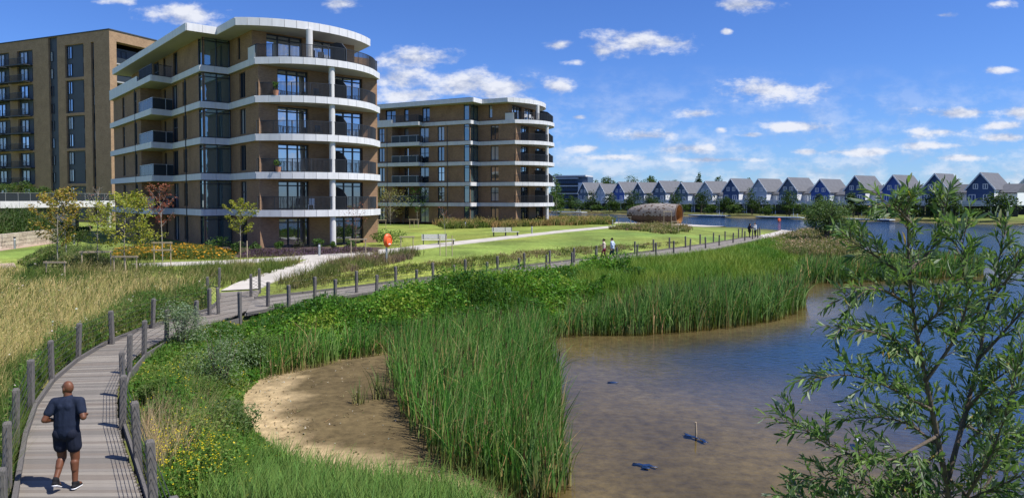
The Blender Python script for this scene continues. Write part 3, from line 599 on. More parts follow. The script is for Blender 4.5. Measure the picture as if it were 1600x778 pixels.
# ---------------------------------------------------------------- dark brick tower on the left
def tower():
    zt = 33.6; zb = 1.4
    root = thing('apartment_tower', 'tall brown brick tower with dark window bays at the left edge', 'building', (-67, 118, zb)); root.rotation_euler.z = math.atan2(-.39, .92)
    H = zt-zb; W_ = 46; mb = MB(); ops = []; BR = MATS['brick_tan']
    s = lambda t: W_-t
    zs = [(31.9-6.05*k-5.6-zb, 31.9-6.05*k-zb) for k in range(5)]
    bays = [(s(11), s(6.3)), (s(23.8), s(19.5)), (s(30.2), s(26)), (s(37), s(33))]
    for i, (a, b) in enumerate(bays):
        for (c, e) in zs: ops.append((a, b, max(c, .3), e))
    slit = [(s(4.5), s(3.75), zs[-1][0]+.5, zs[0][1])]; strip = [(s(15.3), s(13), .3, H-1e-3)]
    wall(mb, (-W_,0), (0,0), 0, H, ops+slit+strip, .35)
    wall(mb, (0,0), (0,9.2), 0, H, [(1.3,9.1,2.5,H-1.7)], 1.6)
    wall(mb, (0,9.2), (-W_,9.2), 0, H); wall(mb, (-W_,9.2), (-W_,0), 0, H)
    mb.build('brick_wall', BR, root)
    MB().box((-W_-.1,-.1,H),(.1,9.3,H+.18)).build('roof', MATS['roof_dark'], root)
    for i, (a, b, c, e) in enumerate(ops):
        bay = MB().box((-W_+a,.36,c),(-W_+b,.44,e)).build('cladding_bay', MATS['slate_panel'], root)
        for k in range(2):
            z = c+.35+k*2.95
            if z+1.9 > e+.2: continue
            lo = a+.12 if i < 5 else a+.45
            wd = 1.25 if i < 5 else 2.0
            window(bay, (-W_,.32), (0,.32), (lo, lo+wd, z, z+2.1), .02, 2, 1, fm='frame_dark', gm=random.choice(['glass_sky','glass_curtain','glass_curtain']))
            window(bay, (-W_,.32), (0,.32), (b-.55, b-.08, z, z+2.1), .02, 1, 1, gm=random.choice(['glass_sky','glass_curtain','glass']))
            if i >= 5:
                rl = MB().box((-W_+a-1.6,-1.4,z-.5),(-W_+b-.4,.3,z-.34))
                for q in np.arange(-W_+a-1.55, -W_+b-.4, .16): rl.bar((q,-1.36,z-.34),(q,-1.36,z+.72),.03,.03,up=(1,0,0))
                rl.bar((-W_+a-1.6,-1.36,z+.72),(-W_+b-.4,-1.36,z+.72),.05,.06).build('balcony', MATS['dark_metal'], root)
    for nm, (a, b, c, e), n in (('window_strip', slit[0], 9), ('window_strip', strip[0], 10)):
        st = MB().box((-W_+a,.36,c),(-W_+b,.44,e)).build(nm, MATS['slate_panel'], root)
        for k in range(n):
            z = c+.6+k*3.02
            if z+1.8 < e: window(st, (-W_,.32), (0,.32), (a+.08, min(a+.75, b-.05), z, z+1.75), .02, 1, 1, gm=random.choice(['glass_sky','glass_curtain','glass']))
    for k in range(9):                                       # stacked loggias in the lit end
        z = 2.5+k*3.03
        MB().box((-1.55,1.31,z),(-.15,9.09,z+.22)).build('loggia_slab', MATS['soffit'], root)
        b = MB().box((-.2,1.32,z+.22),(-.15,9.08,z+1.15)); b.build('loggia_rail', MATS['rail_glass'], root)
        bk = MB().box((-1.62,1.32,z+.22),(-1.58,9.08,z+3.03)).build('loggia_wall', MATS['slate_panel'], root)
        window(bk, (-1.58,0), (-1.58,9.2), (1.4,4.4,z+.3,z+2.7), .01, 3, 2, gm='glass_curtain'); window(bk, (-1.58,0), (-1.58,9.2), (6.0,7.2,z+1.1,z+2.4), .01, 1, 1, gm='glass_sky')
tower()

# ---------------------------------------------------------------- raised terrace left of the near block
def terrace():
    A, B = Vector((-60.5,80)), Vector((-55.6,98.5)); d = (B-A).normalized(); n = Vector((d.y,-d.x)); ln = (B-A).length
    root = thing('raised_terrace', 'raised garden terrace with white edge and glass railing below the tower', 'terrace', (A.x, A.y, 1.2)); root.rotation_euler.z = math.atan2(d.y, d.x)
    b = MB().box((0,.0,3.5-1.2+.9),(ln,30,4.0)); b.build('deck', MATS['concrete_col'], root)
    MB().box((0.2,.5,0),(ln-6,.9,3.3)).build('retaining_wall', MATS['slate_panel'], root); MB().box((0.2,6,0),(ln-.2,6.4,3.3)).build('back_wall', MATS['roof_dark'], root)  # back wall's dark colour stands in for the shade of the garage opening
    MB().box((ln-.6,.4,0),(ln-.2,.8,3.3)).build('pier', MATS['concrete_col'], root)
    for k in range(8):
        a = ln*k/8; MB().box((a+.015,-.09,3.25),(a+ln/8-.015,-.01,4.06)).build('edge_panel', MATS['white_panel'], root)
    r = MB(); r.bar((0,.1,5.05),(ln,.1,5.05),.05,.05)
    for k in range(13): r.bar((ln*k/12,.1,4),(ln*k/12,.1,5.05),.06,.06,up=(1,0,0))
    r.build('railing', MATS['steel'], root)
    MB().box((0,.08,4.05),(ln,.12,4.98)).build('railing_glass', MATS['rail_glass'], root)
    for (x, y) in ((3,4),(9,7)):
        pass
    return root
terrace()
def stone_wall():
    P = [ground(-70,395), ground(0,390), ground(45,384), ground(88,378)]; root = thing('stone_wall', 'low pale stone retaining wall at the far left by the paving', 'wall', P[0])
    m2 = mat('stone_wall_b', (.50,.44,.36), .9, .3, 7, .6)
    st = 0
    for a, b in zip(P[:-1], P[1:]):
        d = b-a; L = Vector(d.xy).length; k = 0
        for row in range(4):
            x = random.uniform(-.3, 0)
            while x < L:
                w = random.uniform(.5, 1.1); x1 = min(x+w-.03, L)
                p = a+d*max(x, 0)/L-P[0]; q = a+d*x1/L-P[0]; z = Vector((0,0,row*.31+.13)); t = random.uniform(.34,.42)
                if x1 > max(x, 0)+.1: MB().bar(p+z, q+z, t, .285).build('stone', random.choice((MATS['stone_wall'], m2)), root)
                x += w
        st += 1
stone_wall()

# ---------------------------------------------------------------- far bank: gabled houses
mat('clad_navy', (.042,.078,.18), .6, .08, 2); mat('clad_slate', (.075,.115,.18), .6, .08, 2); mat('clad_royal', (.045,.10,.33), .6, .08, 2)
mat('clad_grey', (.34,.40,.48), .6, .06, 2); mat('clad_white', (.70,.72,.74), .6, .05, 2); mat('clad_pale', (.52,.57,.63), .6, .05, 2)
def gable_house(label, front, side, loc, rz, mirror=False, roofm='roof_slate', group='gabled houses across the lake'):
    """local x runs along the row (to the right seen from the lake), -y faces the lake"""
    r = thing('gabled_house', label, 'house', loc, rz, group)
    F, S, WF = MATS[front], MATS[side], MATS['white_frame']; w = 2.95; ez = 6.9; pz = 10.5; dp = 10.5
    fr = MB(); fr.add([(-w,0,3),(w,0,3),(w,0,ez),(0,0,pz),(-w,0,ez)], [(0,1,2,3,4)]); fr.add([(-w,dp,0),(w,dp,0),(w,dp,ez),(0,dp,pz),(-w,dp,ez)], [(4,3,2,1,0)]); fr.add([(-w,0,3),(-w,2,3),(w,2,3),(w,0,3)],[(0,1,2,3)])
    fr.build('gable_wall', F, r)
    MB().box((-w+.02,2,0),(w-.02,2.1,3)).build('ground_floor', MATS['frame_dark'], r)
    sw = MB()
    for sx in (-w, w): sw.add([(sx,0,3),(sx,dp,3),(sx,dp,ez),(sx,0,ez)], [(0,1,2,3)]); sw.add([(sx,2,0),(sx,dp,0),(sx,dp,3),(sx,2,3)], [(0,1,2,3)])
    sw.build('side_wall', S, r)
    rf = MB(); o = .38; sl = (pz-ez)/w; ew = w+o; e2 = ez-sl*o
    for sx in (-1, 1):
        a = [(sx*ew,-.35,e2),(0,-.35,pz),(0,dp+.2,pz),(sx*ew,dp+.2,e2)]; b = [(x, y, z+.22) for x, y, z in a]
        rf.add(a+b, [(0,1,2,3),(7,6,5,4),(0,4,5,1),(1,5,6,2),(2,6,7,3),(3,7,4,0)])
    roof = rf.build('roof', MATS[roofm], r, fix=True)
    tr = MB()
    for sx in (-1, 1): tr.bar((sx*ew,-.38,e2+.05),(0,-.38,pz+.05),.06,.28)
    tr.build('bargeboard', WF, roof)
    for sx in (-1.05, 1.05): window(r, (-w,-.02), (w,-.02), (w+sx-.55, w+sx+.55, 6.75, 8.0), .03, 2, 1, 'white_frame', 'glass_curtain', fw=.14)
    for sx in (-1.75, 1.35): window(r, (-w,-.02), (w,-.02), (w+sx-.75, w+sx+.75, 3.3 if sx > 0 else 3.9, 5.5), .03, 2, 1, 'white_frame', 'glass_curtain', fw=.14)
    # lower link to the next house
    lk = MB().box((w,3.0,3),(w+3.7,dp-.5,6.1)); lk.build('link_wall', MATS['clad_white' if side == 'clad_white' else 'clad_pale'], r)
    MB().box((w,3.6,0),(w+3.7,3.7,3)).build('link_base', MATS['frame_dark'], r)
    lr = MB(); a = [(w-.2,2.4,5.9),(w+3.75,2.4,5.9),(w+3.75,7,8.0),(w-.2,7,8.0)]; c = [(w-.2,7,8.0),(w+3.75,7,8.0),(w+3.75,dp,6),(w-.2,dp,6)]
    lr.add(a, [(0,1,2,3)]); lr.add(c, [(0,1,2,3)]); lr.add([(x,y,z-.2) for x,y,z in a], [(3,2,1,0)]); lr.add([(w+3.75,2.4,5.9),(w+3.75,7,8.0),(w+3.75,dp,6)],[(0,1,2)])
    lr.build('link_roof', MATS[roofm], r)
    window(r, (w,2.98), (w+3.7,2.98), (.9,2.7,3.2,5.4), .02, 2, 1, 'white_frame', 'glass_sky', fw=.12)
    # balcony across the front
    b = MB().box((-w-.2,-2.0,2.75),(w+3.7,.0-.01,3.0)); b.build('balcony', MATS['clad_pale'], r)
    ra = MB(); ra.bar((-w-.2,-1.95,4.05),(w+3.7,-1.95,4.05),.08,.08)
    for k in range(8): x = -w-.1+k*(2*w+3.8)/7; ra.bar((x,-1.95,3),(x,-1.95,4.05),.09,.09,up=(1,0,0))
    rl = ra.build('balcony_rail', WF, r); MB().box((-w-.2,-1.97,3.1),(w+3.7,-1.94,3.95)).build('rail_panel', MATS['clad_pale'], rl)
    for x in (-w, w, w+3.4): MB().bar((x,-1.8,0),(x,-1.8,2.75),.16,.16,up=(1,0,0)).build('balcony_post', WF, r)
    return r
row = [('clad_navy','clad_white','navy blue gabled house at the right end of the lakeside row'),('clad_navy','clad_white','navy gabled house, second from the right end of the lakeside row'),
 ('clad_royal','clad_pale','deep blue gabled house, third from the right end of the lakeside row'),('clad_navy','clad_white','navy gabled house, fourth from the right end of the lakeside row'),
 ('clad_royal','clad_pale','royal blue gabled house, fifth from the right end of the lakeside row'),('clad_slate','clad_white','slate blue gabled house, sixth from the right end of the lakeside row'),
 ('clad_grey','clad_white','pale grey gabled house with bright white side wall, right of the dark one'),('clad_navy','clad_white','dark gabled house between the two pale grey houses of the lakeside row'),
 ('clad_grey','clad_white','pale grey gabled house right of the timber pavilion, left of the dark one'),('clad_slate','clad_pale','slate gabled house, tenth from the right end of the lakeside row'),
 ('clad_slate','clad_white','slate gabled house above the open end of the timber pavilion'),('clad_slate','clad_pale','slate gabled house above the closed end of the timber pavilion'),
 ('clad_royal','clad_pale','bright blue gabled house, third from the left end of the lakeside row'),('clad_grey','clad_pale','grey gabled house, second from the left end of the lakeside row'),
 ('clad_slate','clad_white','slate gabled house at the left end of the lakeside row')]
ROWZ = math.atan2(-117/144, 84/144)      # along the row, towards the near (right) end
for i, (f, s, lb) in enumerate(row):
    t = i/14; gh = gable_house(lb, f, s, (113-84*t, 170+117*t, .9), ROWZ+random.uniform(-.03,.03)); gh.scale = (random.uniform(.95,1.03), 1, random.uniform(.96,1.05))
e = gable_house('grey house with terracotta roof at the right edge beyond the navy houses', 'clad_pale', 'clad_pale', (131, 179, .9), ROWZ+.3, roofm='terracotta', group='houses beyond the lake')
def flats():
    r = thing('white_flats', 'small white and dark flat-roofed block behind the far block, beside the gabled houses', 'building', (19.5, 300, .9)); rz = -.35; r.rotation_euler.z = rz
    MB().box((0,0,0),(13,10,13.8)).build('wall', MATS['clad_slate'], r); MB().box((9.2,-1.2,0),(13.05,9.9,11.2)).build('white_wall', MATS['clad_white'], r)
    MB().box((-1,-1.6,13.8),(12.5,11,14.4)).build('roof', MATS['white_panel'], r)
    for k in range(4):
        z = .6+k*3.2; MB().box((-.5,-1.6,z+2.7),(9.15,-.01,z+3.1)).build('balcony_slab', MATS['clad_pale'], r); MB().box((-.5,-1.55,z+3.1),(9.15,-1.5,z+4.0)).build('balcony_rail', MATS['rail_glass'], r)
        for a in (.6,3.4,6.2): window(r, (0,-.02), (9,-.02), (a,a+2,z+.2,z+2.3), .03, 2, 1, 'frame_dark', 'glass_sky')
flats()
def jetty(label, s, off, ln):
    c = Vector((100.8-84*s, 161.3+117*s)); d = Vector((84,-117)).normalized(); n = Vector((-.81,-.58))
    r = thing('jetty', label, 'jetty', (*(c+n*off), -1.25), ROWZ, 'low timber jetties on the far shore')
    MB().box((-ln/2,-1.4,1.5),(ln/2,1.4,1.75)).build('deck', MATS['clad_pale'], r)
    for x in np.arange(-ln/2+.4, ln/2, 3.0): MB().box((x-.15,-1.3,0),(x+.15,-1.0,1.5)).build('pile', MATS['quay'], r)
    MB().box((-ln/2,.9,-.2),(ln/2,1.3,1.49)).build('back_board', MATS['quay'], r)
    f = MB(); 
    for x in (ln/2-1, ln/2-2.2): f.bar((x,-1.2,1.75),(x,-1.2,2.7),.08,.08,up=(1,0,0)); f.bar((x,-1.2,2.7),(x-1.2,-1.2,1.75),.06,.06)
    f.build('hand_rail', MATS['clad_pale'], r)
for lb, s, ln in (('low jetty on the far shore behind the orange lifebuoy',.30,14),('low jetty on the far shore above the talking pair',.47,14),('low jetty on the far shore right of the timber pavilion',.64,14),('low dark jetty on the far shore left of the timber pavilion',.93,18),('low jetty on the far shore beside the round green bush',.13,12)):
    jetty(lb, s, 1.2, ln)

# ---------------------------------------------------------------- woven timber pavilion on the lawn
def pavilion():
    r = thing('timber_pavilion', 'egg-shaped pavilion of grey woven timber shingles with an open brown end', 'pavilion', (PAV.x, PAV.y, PAV.z)); r.rotation_euler.z = R(-34)
    def prof(t):                                   # t 0..1 along x from closed nose to open mouth
        x = -6.0+10.6*t; rad = 2.15*math.sin(math.pi*min(1, .04+.96*t)**.62*.66)**.75; return x, rad
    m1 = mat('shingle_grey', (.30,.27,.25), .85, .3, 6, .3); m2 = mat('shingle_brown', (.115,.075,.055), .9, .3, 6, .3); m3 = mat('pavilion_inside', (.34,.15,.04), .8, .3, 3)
    n, k = 30, 44; sh = MB(); shade = MB(); inner = MB(); zc = 1.75
    def pt(t, a, off=0):
        x, rad = prof(t); rad += off; return Vector((x, rad*math.cos(a), zc+rad*.98*math.sin(a)))
    for i in range(n):
        for j in range(k):
            a0, a1 = 2*math.pi*(j+.5*(i % 2))/k, 2*math.pi*(j+.90+.5*(i % 2))/k
            if math.sin((a0+a1)/2)*2.1+zc < -.15: continue
            t0, t1 = i/n, min(1, (i+1.05)/n); tilt = random.uniform(.05,.13)
            q = [pt(t0,a0,.02),pt(t0,a1,.02),pt(t1,a1,tilt),pt(t1,a0,tilt)]; q2 = [pt(t0,a0,-.05),pt(t0,a1,-.05),pt(t1,a1,tilt-.06),pt(t1,a0,tilt-.06)]
            (shade if (random.random() < .10 or math.sin((a0+a1)/2) < -.1) else sh).add(q+q2, [(0,1,2,3),(7,6,5,4),(2,6,7,3),(1,5,6,2),(0,3,7,4)])  # random dark shingles, plus the underside with its shade put into the colour
    for i in range(n):
        for j in range(k):
            a0, a1 = 2*math.pi*j/k, 2*math.pi*(j+1)/k
            if math.sin((a0+a1)/2)*2.1+zc < -.1: continue
            inner.add([pt(i/n,a0,-.16),pt((i+1)/n,a0,-.16),pt((i+1)/n,a1,-.16),pt(i/n,a1,-.16)], [(0,1,2,3)])
    tag(sh.build('shingles', m1, r), kind='stuff'); tag(shade.build('dark_shingles', m2, r), kind='stuff'); inner.build('lining', m3, r)
    x, rad = prof(1); ring = [Vector((x, (rad+.03)*math.cos(2*math.pi*q/40), zc+(rad+.03)*.98*math.sin(2*math.pi*q/40))) for q in range(41)]
    MB().tube(ring, .13, 6).build('mouth_ring', m2, r)
    MB().box((-3.5,-1.3,-.2),(4.0,1.3,.14)).build('floor', MATS['timber_light'], r); MB().box((-2.5,.7,.14),(3.4,1.25,.6)).build('bench', m2, r)
pavilion()

# ---------------------------------------------------------------- benches, bollards, lifebuoys
def bench(label, px, py, rz):
    g = ground(px, py); r = thing('park_bench', label, 'bench', g, rz, 'benches on the lawn'); WD = mat('bench_slat', (.55,.54,.50), .7, .15, 8) if 'bench_slat' not in MATS else MATS['bench_slat']
    for k in range(4): MB().bar((-1.45,-.05-.13*k+.2,.46),(1.45,-.05-.13*k+.2,.46),.115,.05).build('seat_slat', WD, r)
    for k in range(3): MB().bar((-1.45,.33+.025*k,.58+.14*k),(.75,.33+.025*k,.58+.14*k),.03,.12).build('back_slat', WD, r)
    for x in (-1.3,0,1.3):
        MB().box((x-.04,-.28,0),(x+.04,-.2,.43)).build('leg', MATS['dark_metal'], r); MB().box((x-.04,.2,0),(x+.04,.28,.43)).build('leg', MATS['dark_metal'], r); MB().box((x-.04,-.28,.38),(x+.04,.3,.435)).build('bracket', MATS['dark_metal'], r)
    for x in (-1.3,0,.7): MB().bar((x,.30,.43),(x,.37,.95),.06,.03).build('back_post', MATS['dark_metal'], r)
bench('pale slatted bench beside the path, nearest the orange lifebuoy', 685, 383, .13)
bench('pale slatted bench beside the path, farther along the lawn', 790, 369, .13)
def bollard(label, px, py, h=.95):
    g = ground(px, py); r = thing('bollard', label, 'bollard', g, 0, 'path bollard lights')
    MB().tube([(0,0,-.05),(0,0,h*.78)],.085,12).build('post', MATS['steel'], r); MB().tube([(0,0,h*.78),(0,0,h*.9)],.07,12).build('lens', MATS['white_frame'], r); MB().tube([(0,0,h*.9),(0,0,h)],.09,12).build('cap', MATS['dark_metal'], r)
for lb, x, y in (('grey bollard in front of the near block, where the paths meet',499,401),('grey bollard beside the path, right of the farther bench',831,366),('grey bollard beside the path, left of the timber pavilion',957,352),('grey bollard at the far left by the stone wall',23,389),('grey bollard in the bed left of the bare sapling',116,382),('grey bollard in the grass bed in front of the farther block',727,357)): bollard(lb, x, y)
def lifebuoy(label, px, py, rz, w=.72):
    g = ground(px, py); r = thing('lifebuoy_stand', label, 'lifebuoy', g, rz, 'orange lifebuoy housings')
    MB().box((-.05,-.04,-.2),(.05,.04,1.25)).build('post', MATS['steel'], r)
    b = bmesh.new(); bmesh.ops.create_uvsphere(b, u_segments=20, v_segments=12, radius=.5); bmesh.ops.transform(b, matrix=Matrix.Translation((0,-.12,1.55))@Matrix.Diagonal((w,.34,.92,1)), verts=b.verts)
    me = bpy.data.meshes.new('housing'); b.to_mesh(me); b.free(); [setattr(p, 'use_smooth', True) for p in me.polygons]; hs = link('housing', me, MATS['orange_plastic'], r)
    MB().tube([Vector((w*.33*math.cos(q*math.pi/12),-.27,1.55+.30*math.sin(q*math.pi/12))) for q in range(25)],.03,6).build('ring_moulding', MATS['orange_plastic'], hs)
    MB().box((-.09,-.31,1.28),(.09,-.285,1.36)).build('notice', MATS['white_frame'], hs)
lifebuoy('orange lifebuoy housing on a post at the left end of the lawn', 604, 412, .9)
lifebuoy('orange lifebuoy housing on a post by the water, right of the talking pair', 1217, 354.5, .1, .85)

# ---------------------------------------------------------------- people
def capsule(b, p, q, r0, r1, flat=1.0, axis=(1,0,0), n=14, rings=5):
    """closed tapered capsule; flat scales the section along `axis`"""
    p, q = Vector(p), Vector(q); d = q-p; L = max(d.length, 1e-5); d = d/L; ref = d.orthogonal().normalized(); o = d.cross(ref); ax = Vector(axis).normalized(); rows = []
    for i in range(rings+1): a = -math.pi/2+math.pi/2*i/rings; rows.append((p+d*(r0*math.sin(a)), r0*math.cos(a)))
    for i in range(1, 5): t = i/5; rows.append((p+d*L*t, r0+(r1-r0)*t))
    for i in range(rings+1): a = math.pi/2*i/rings; rows.append((q+d*(r1*math.sin(a)), r1*math.cos(a)))
    base = len(b.v)
    for c, rr in rows:
        rr = max(rr, 1e-4)
        for k in range(n):
            w = (ref*math.cos(2*math.pi*k/n)+o*math.sin(2*math.pi*k/n))*rr; w += ax*(w.dot(ax)*(flat-1)); b.v.append(tuple(c+w))
    for i in range(len(rows)-1):
        for k in range(n): a0 = base+i*n+k; a1 = base+i*n+(k+1)%n; b.f.append((a0,a1,a1+n,a0+n))
    b.f.append(tuple(base+k for k in reversed(range(n)))); e = base+(len(rows)-1)*n; b.f.append(tuple(e+k for k in range(n)))
def ellipsoid(b, c, r, rot=None, n=16, m=10):
    c = Vector(c); base = len(b.v); M_ = rot or Matrix.Identity(3)
    for i in range(m+1):
        th = math.pi*(i+.001*(i==0)-.001*(i==m))/m
        for k in range(n): b.v.append(tuple(c+M_@Vector((r[0]*math.sin(th)*math.cos(2*math.pi*k/n), r[1]*math.sin(th)*math.sin(2*math.pi*k/n), r[2]*math.cos(th)))))
    for i in range(m):
        for k in range(n): a0 = base+i*n+k; a1 = base+i*n+(k+1)%n; b.f.append((a0+n,a1+n,a1,a0))
    b.f.append(tuple(base+k for k in range(n))); e = base+m*n; b.f.append(tuple(e+k for k in reversed(range(n))))
def fuse(b, name, m, parent, voxel=.011, it=4, fac=.5):
    """weld the overlapping forms into one continuous skin"""
    me = bpy.data.meshes.new(name); me.from_pydata(b.v, [], b.f); o = bpy.data.objects.new('tmp_form', me); COL.objects.link(o)
    r = o.modifiers.new('r', 'REMESH'); r.mode = 'VOXEL'; r.voxel_size = voxel; s = o.modifiers.new('s', 'SMOOTH'); s.iterations = it; s.factor = fac
    bpy.context.view_layer.update(); ev = o.evaluated_get(bpy.context.evaluated_depsgraph_get()); nm = bpy.data.meshes.new_from_object(ev); bpy.data.objects.remove(o)
    for p in nm.polygons: p.use_smooth = True
    nm.name = name; return link(name, nm, m, parent)
def cloth_mat(name, c): return mat(name, c, .85, .25, 7, .9, spec=.2, stretch=(1.6,1.6,.8))
def skin_mat(name, c): return mat(name, c, .5, .1, 12, spec=.35)
def person(label, loc, rz, J, skin, top, bottom, shoe, hair=None, long_legs=False, sleeves=.5, group=None, s=1.0, vox=.011, female=False, skirt=None):
    """J: joints in metres, figure faces +y. parts: body, top, shorts or trousers, shoes, hair"""
    r = thing('person', label, 'person', loc, rz, group); r.scale = (s,s,s); V = Vector; hb = V(J['head']); turn = Matrix.Rotation(J.get('turn', 0), 3, 'Z')@Matrix.Rotation(J.get('nod', 0), 3, 'X')
    k = .88 if female else 1.0
    b = MB()
    # head with face
    ellipsoid(b, hb+turn@V((0,-.008,.012)), (.076,.096,.108), turn); ellipsoid(b, hb+turn@V((0,.028,-.05)), (.058,.066,.072), turn); ellipsoid(b, hb+turn@V((0,.062,-.092)), (.028,.026,.022), turn)
    capsule(b, hb+turn@V((0,.088,.01)), hb+turn@V((0,.108,-.028)), .010, .016); ellipsoid(b, hb+turn@V((0,.082,.03)), (.055,.016,.013), turn)
    ellipsoid(b, hb+turn@V((0,.088,-.062)), (.025,.012,.010), turn)
    for sx in (-1, 1): ellipsoid(b, hb+turn@V((sx*.078,-.004,-.01)), (.012,.022,.032), turn)
    nk = V(J['neck']); capsule(b, nk-V((0,0,.04)), hb-V((0,.012,.05)), .066*k, .058*k)
    pe, ch = V(J['pelvis']), V(J['chest']); capsule(b, pe, ch, .125, .135, 1.3); capsule(b, V(J['shL'])*.85+ch*.15, V(J['shR'])*.85+ch*.15, .075*k, .075*k)
    for sd in 'LR':
        sh, el, wr = V(J['sh'+sd]), V(J['el'+sd]), V(J['wr'+sd]); capsule(b, sh, el, .062*k, .047*k); capsule(b, el, wr, .047*k, .030*k); capsule(b, el+(wr-el)*.15, el+(wr-el)*.45, .049*k, .042*k)
        f = (wr-el).normalized(); side = f.cross(V((0,0,1))); side = side.normalized() if side.length > .1 else V((1,0,0)); dn = side.cross(f); dn = -dn if dn.z > 0 else dn
        pm = wr+f*.055; capsule(b, wr+f*.02, wr+f*.075, .030, .036, .7, dn)
        for q in range(4):                       # four unequal curled fingers
            off = side*(.027-.018*q); l = (.034,.040,.037,.029)[q]; a = wr+f*.092+off; c = a+f*l*.8+dn*.012; e = c+dn*l*.8-f*.004; g = e-f*l*.6
            capsule(b, a, c, .0105, .010, n=8, rings=3); capsule(b, c, e, .010, .0095, n=8, rings=3); capsule(b, e, g, .0095, .0085, n=8, rings=3)
        t0 = wr+f*.045+side*.028; t1 = t0+f*.035+side*.018+dn*.012; capsule(b, t0, t1, .0125, .011, n=8, rings=3); capsule(b, t1, t1+f*.022+dn*.016-side*.008, .011, .009, n=8, rings=3)
        hp, kn, an, to = V(J['hip'+sd]), V(J['kn'+sd]), V(J['an'+sd]), V(J['to'+sd]); capsule(b, hp, kn, .095*k, .066*k); capsule(b, kn, an, .060*k, .040*k)
        back = V((0,-.022,0)); capsule(b, kn+(an-kn)*.14+back, kn+(an-kn)*.42+back*.9, .064*k, .052*k); capsule(b, an, to, .036, .030)
    body = fuse(b, 'body', skin, r, vox, 3)
    for sx in (-1, 1):
        ey = MB(); ellipsoid(ey, hb+turn@V((sx*.031,.083,.012)), (.012,.008,.008), turn, 8, 6); ey.build('eye', MATS['frame_dark'], body, smooth=True)
    # clothes
    b = MB(); capsule(b, pe+V((0,0,.0)), pe+V((0,0,.12)), .146*k, .138*k, 1.33); capsule(b, pe+V((0,0,.1)), ch+V((0,0,.02)), .142*k, .150*k, 1.36)
    capsule(b, V(J['shL'])*.82+ch*.18+V((0,0,-.005)), V(J['shR'])*.82+ch*.18+V((0,0,-.005)), .090*k, .090*k); capsule(b, nk-V((0,0,.07)), nk-V((0,0,.035)), .095*k, .075*k)
    for sd in 'LR': capsule(b, nk-V((0,.02,.055)), V(J['sh'+sd])*.86+ch*.14+V((0,-.01,.01)), .060*k, .078*k)
    for sd in 'LR':
        sh, el, wr = V(J['sh'+sd]), V(J['el'+sd]), V(J['wr'+sd])
        if sleeves > 0: capsule(b, sh+V((0,0,-.008)), sh+(el-sh)*min(sleeves, 1), .080*k, .071*k)
        if sleeves > 1: capsule(b, el, el+(wr-el)*.92, .066*k, .048*k)
        lt = V((.055 if sd == 'R' else -.055, -.085, 0)); capsule(b, ch+lt+V((0,.0,.02)), ch+lt*.8-V((0,0,.16)), .075*k, .06*k)     # shoulder blades
    fuse(b, 'shirt', top, r, vox, 4)
    b = MB(); capsule(b, V(J['hipL'])*.8+V((0,-.01,.22)), V(J['hipR'])*.8+V((0,-.01,.22)), .118*k, .118*k); capsule(b, pe+V((0,0,-.04)), pe+V((0,0,.03)), .128*k, .125*k, 1.3)
    for sd in 'LR':
        hp, kn, an = V(J['hip'+sd]), V(J['kn'+sd]), V(J['an'+sd]); ellipsoid(b, hp+V((0,-.065,.02)), (.088*k,.075,.10))
        if long_legs: capsule(b, hp, kn, .108*k, .078*k); capsule(b, kn, an+(kn-an)*.06, .076*k, .058*k)
        else: capsule(b, hp, hp+(kn-hp)*.50, .108*k, .112*k)
    if skirt: capsule(b, pe, pe+V((0,0,-skirt)), .17, .2, 1.1)
    fuse(b, 'trousers' if long_legs else 'shorts', bottom, r, vox, 4)
    for sd in 'LR':
        an, to = V(J['an'+sd]), V(J['to'+sd]); b = MB(); d = (to-an); he = an+V((0,0,-.045))-V((d.x,d.y,0)).normalized()*.035
        capsule(b, he, to+V((0,0,-.012)), .045, .038, .8, (0,0,1)); capsule(b, an+V((0,0,.01)), an+d*.4, .049, .04); sh = fuse(b, 'shoe', shoe, r, .012, 2)
        so_ = MB(); capsule(so_, he+V((0,0,-.03)), to+V((0,0,-.034)), .044, .038, .35, (0,0,1)); so_.build('sole', MATS['white_frame'], sh, smooth=True)
    if hair:
        b = MB(); ellipsoid(b, hb+turn@V((0,-.022,.03)), (.088,.098,.10), turn)
        if hair[1] == 'long': capsule(b, hb+turn@V((0,-.07,0)), hb+turn@V((0,-.09,-.22)), .075, .045, 1.3)
        if hair[1] == 'bun': ellipsoid(b, hb+turn@V((0,-.12,.04)), (.055,.05,.05))
        fuse(b, 'hair', hair[0], r, .012, 2)
    return r
SKd = skin_mat('skin_dark', (.135,.052,.026)); SKl = skin_mat('skin_light', (.50,.30,.21)); NV = cloth_mat('cloth_navy', (.012,.018,.038)); NV2 = cloth_mat('cloth_navy_shorts', (.010,.013,.026)); BLK = cloth_mat('cloth_black', (.012,.012,.014))
MAR = cloth_mat('cloth_crimson', (.26,.012,.055)); PBL = cloth_mat('cloth_pale_blue', (.42,.50,.64)); BEI = cloth_mat('cloth_cream', (.55,.47,.40)); WHT = cloth_mat('cloth_white', (.62,.63,.65)); PET = cloth_mat('cloth_dark_teal', (.02,.05,.06)); INK = cloth_mat('cloth_ink_blue', (.02,.022,.045)); HR = cloth_mat('hair_dark', (.014,.011,.010)); HB_ = cloth_mat('hair_brown', (.06,.04,.03))
JOG = dict(pelvis=(0,0,.95), chest=(0,.05,1.34), neck=(0,.07,1.51), head=(-.015,.09,1.632), turn=R(62), shL=(-.19,.04,1.425), shR=(.19,.04,1.425), elL=(-.285,-.10,1.17), elR=(.295,-.08,1.19), wrL=(-.235,.13,1.10), wrR=(.21,.15,1.17),
  hipL=(-.10,0,.90), hipR=(.10,0,.90), knL=(-.105,.06,.50), knR=(.115,.02,.49), anL=(-.10,-.17,.21), anR=(.125,-.03,.095), toL=(-.10,-.06,.09), toR=(.135,.12,.035))
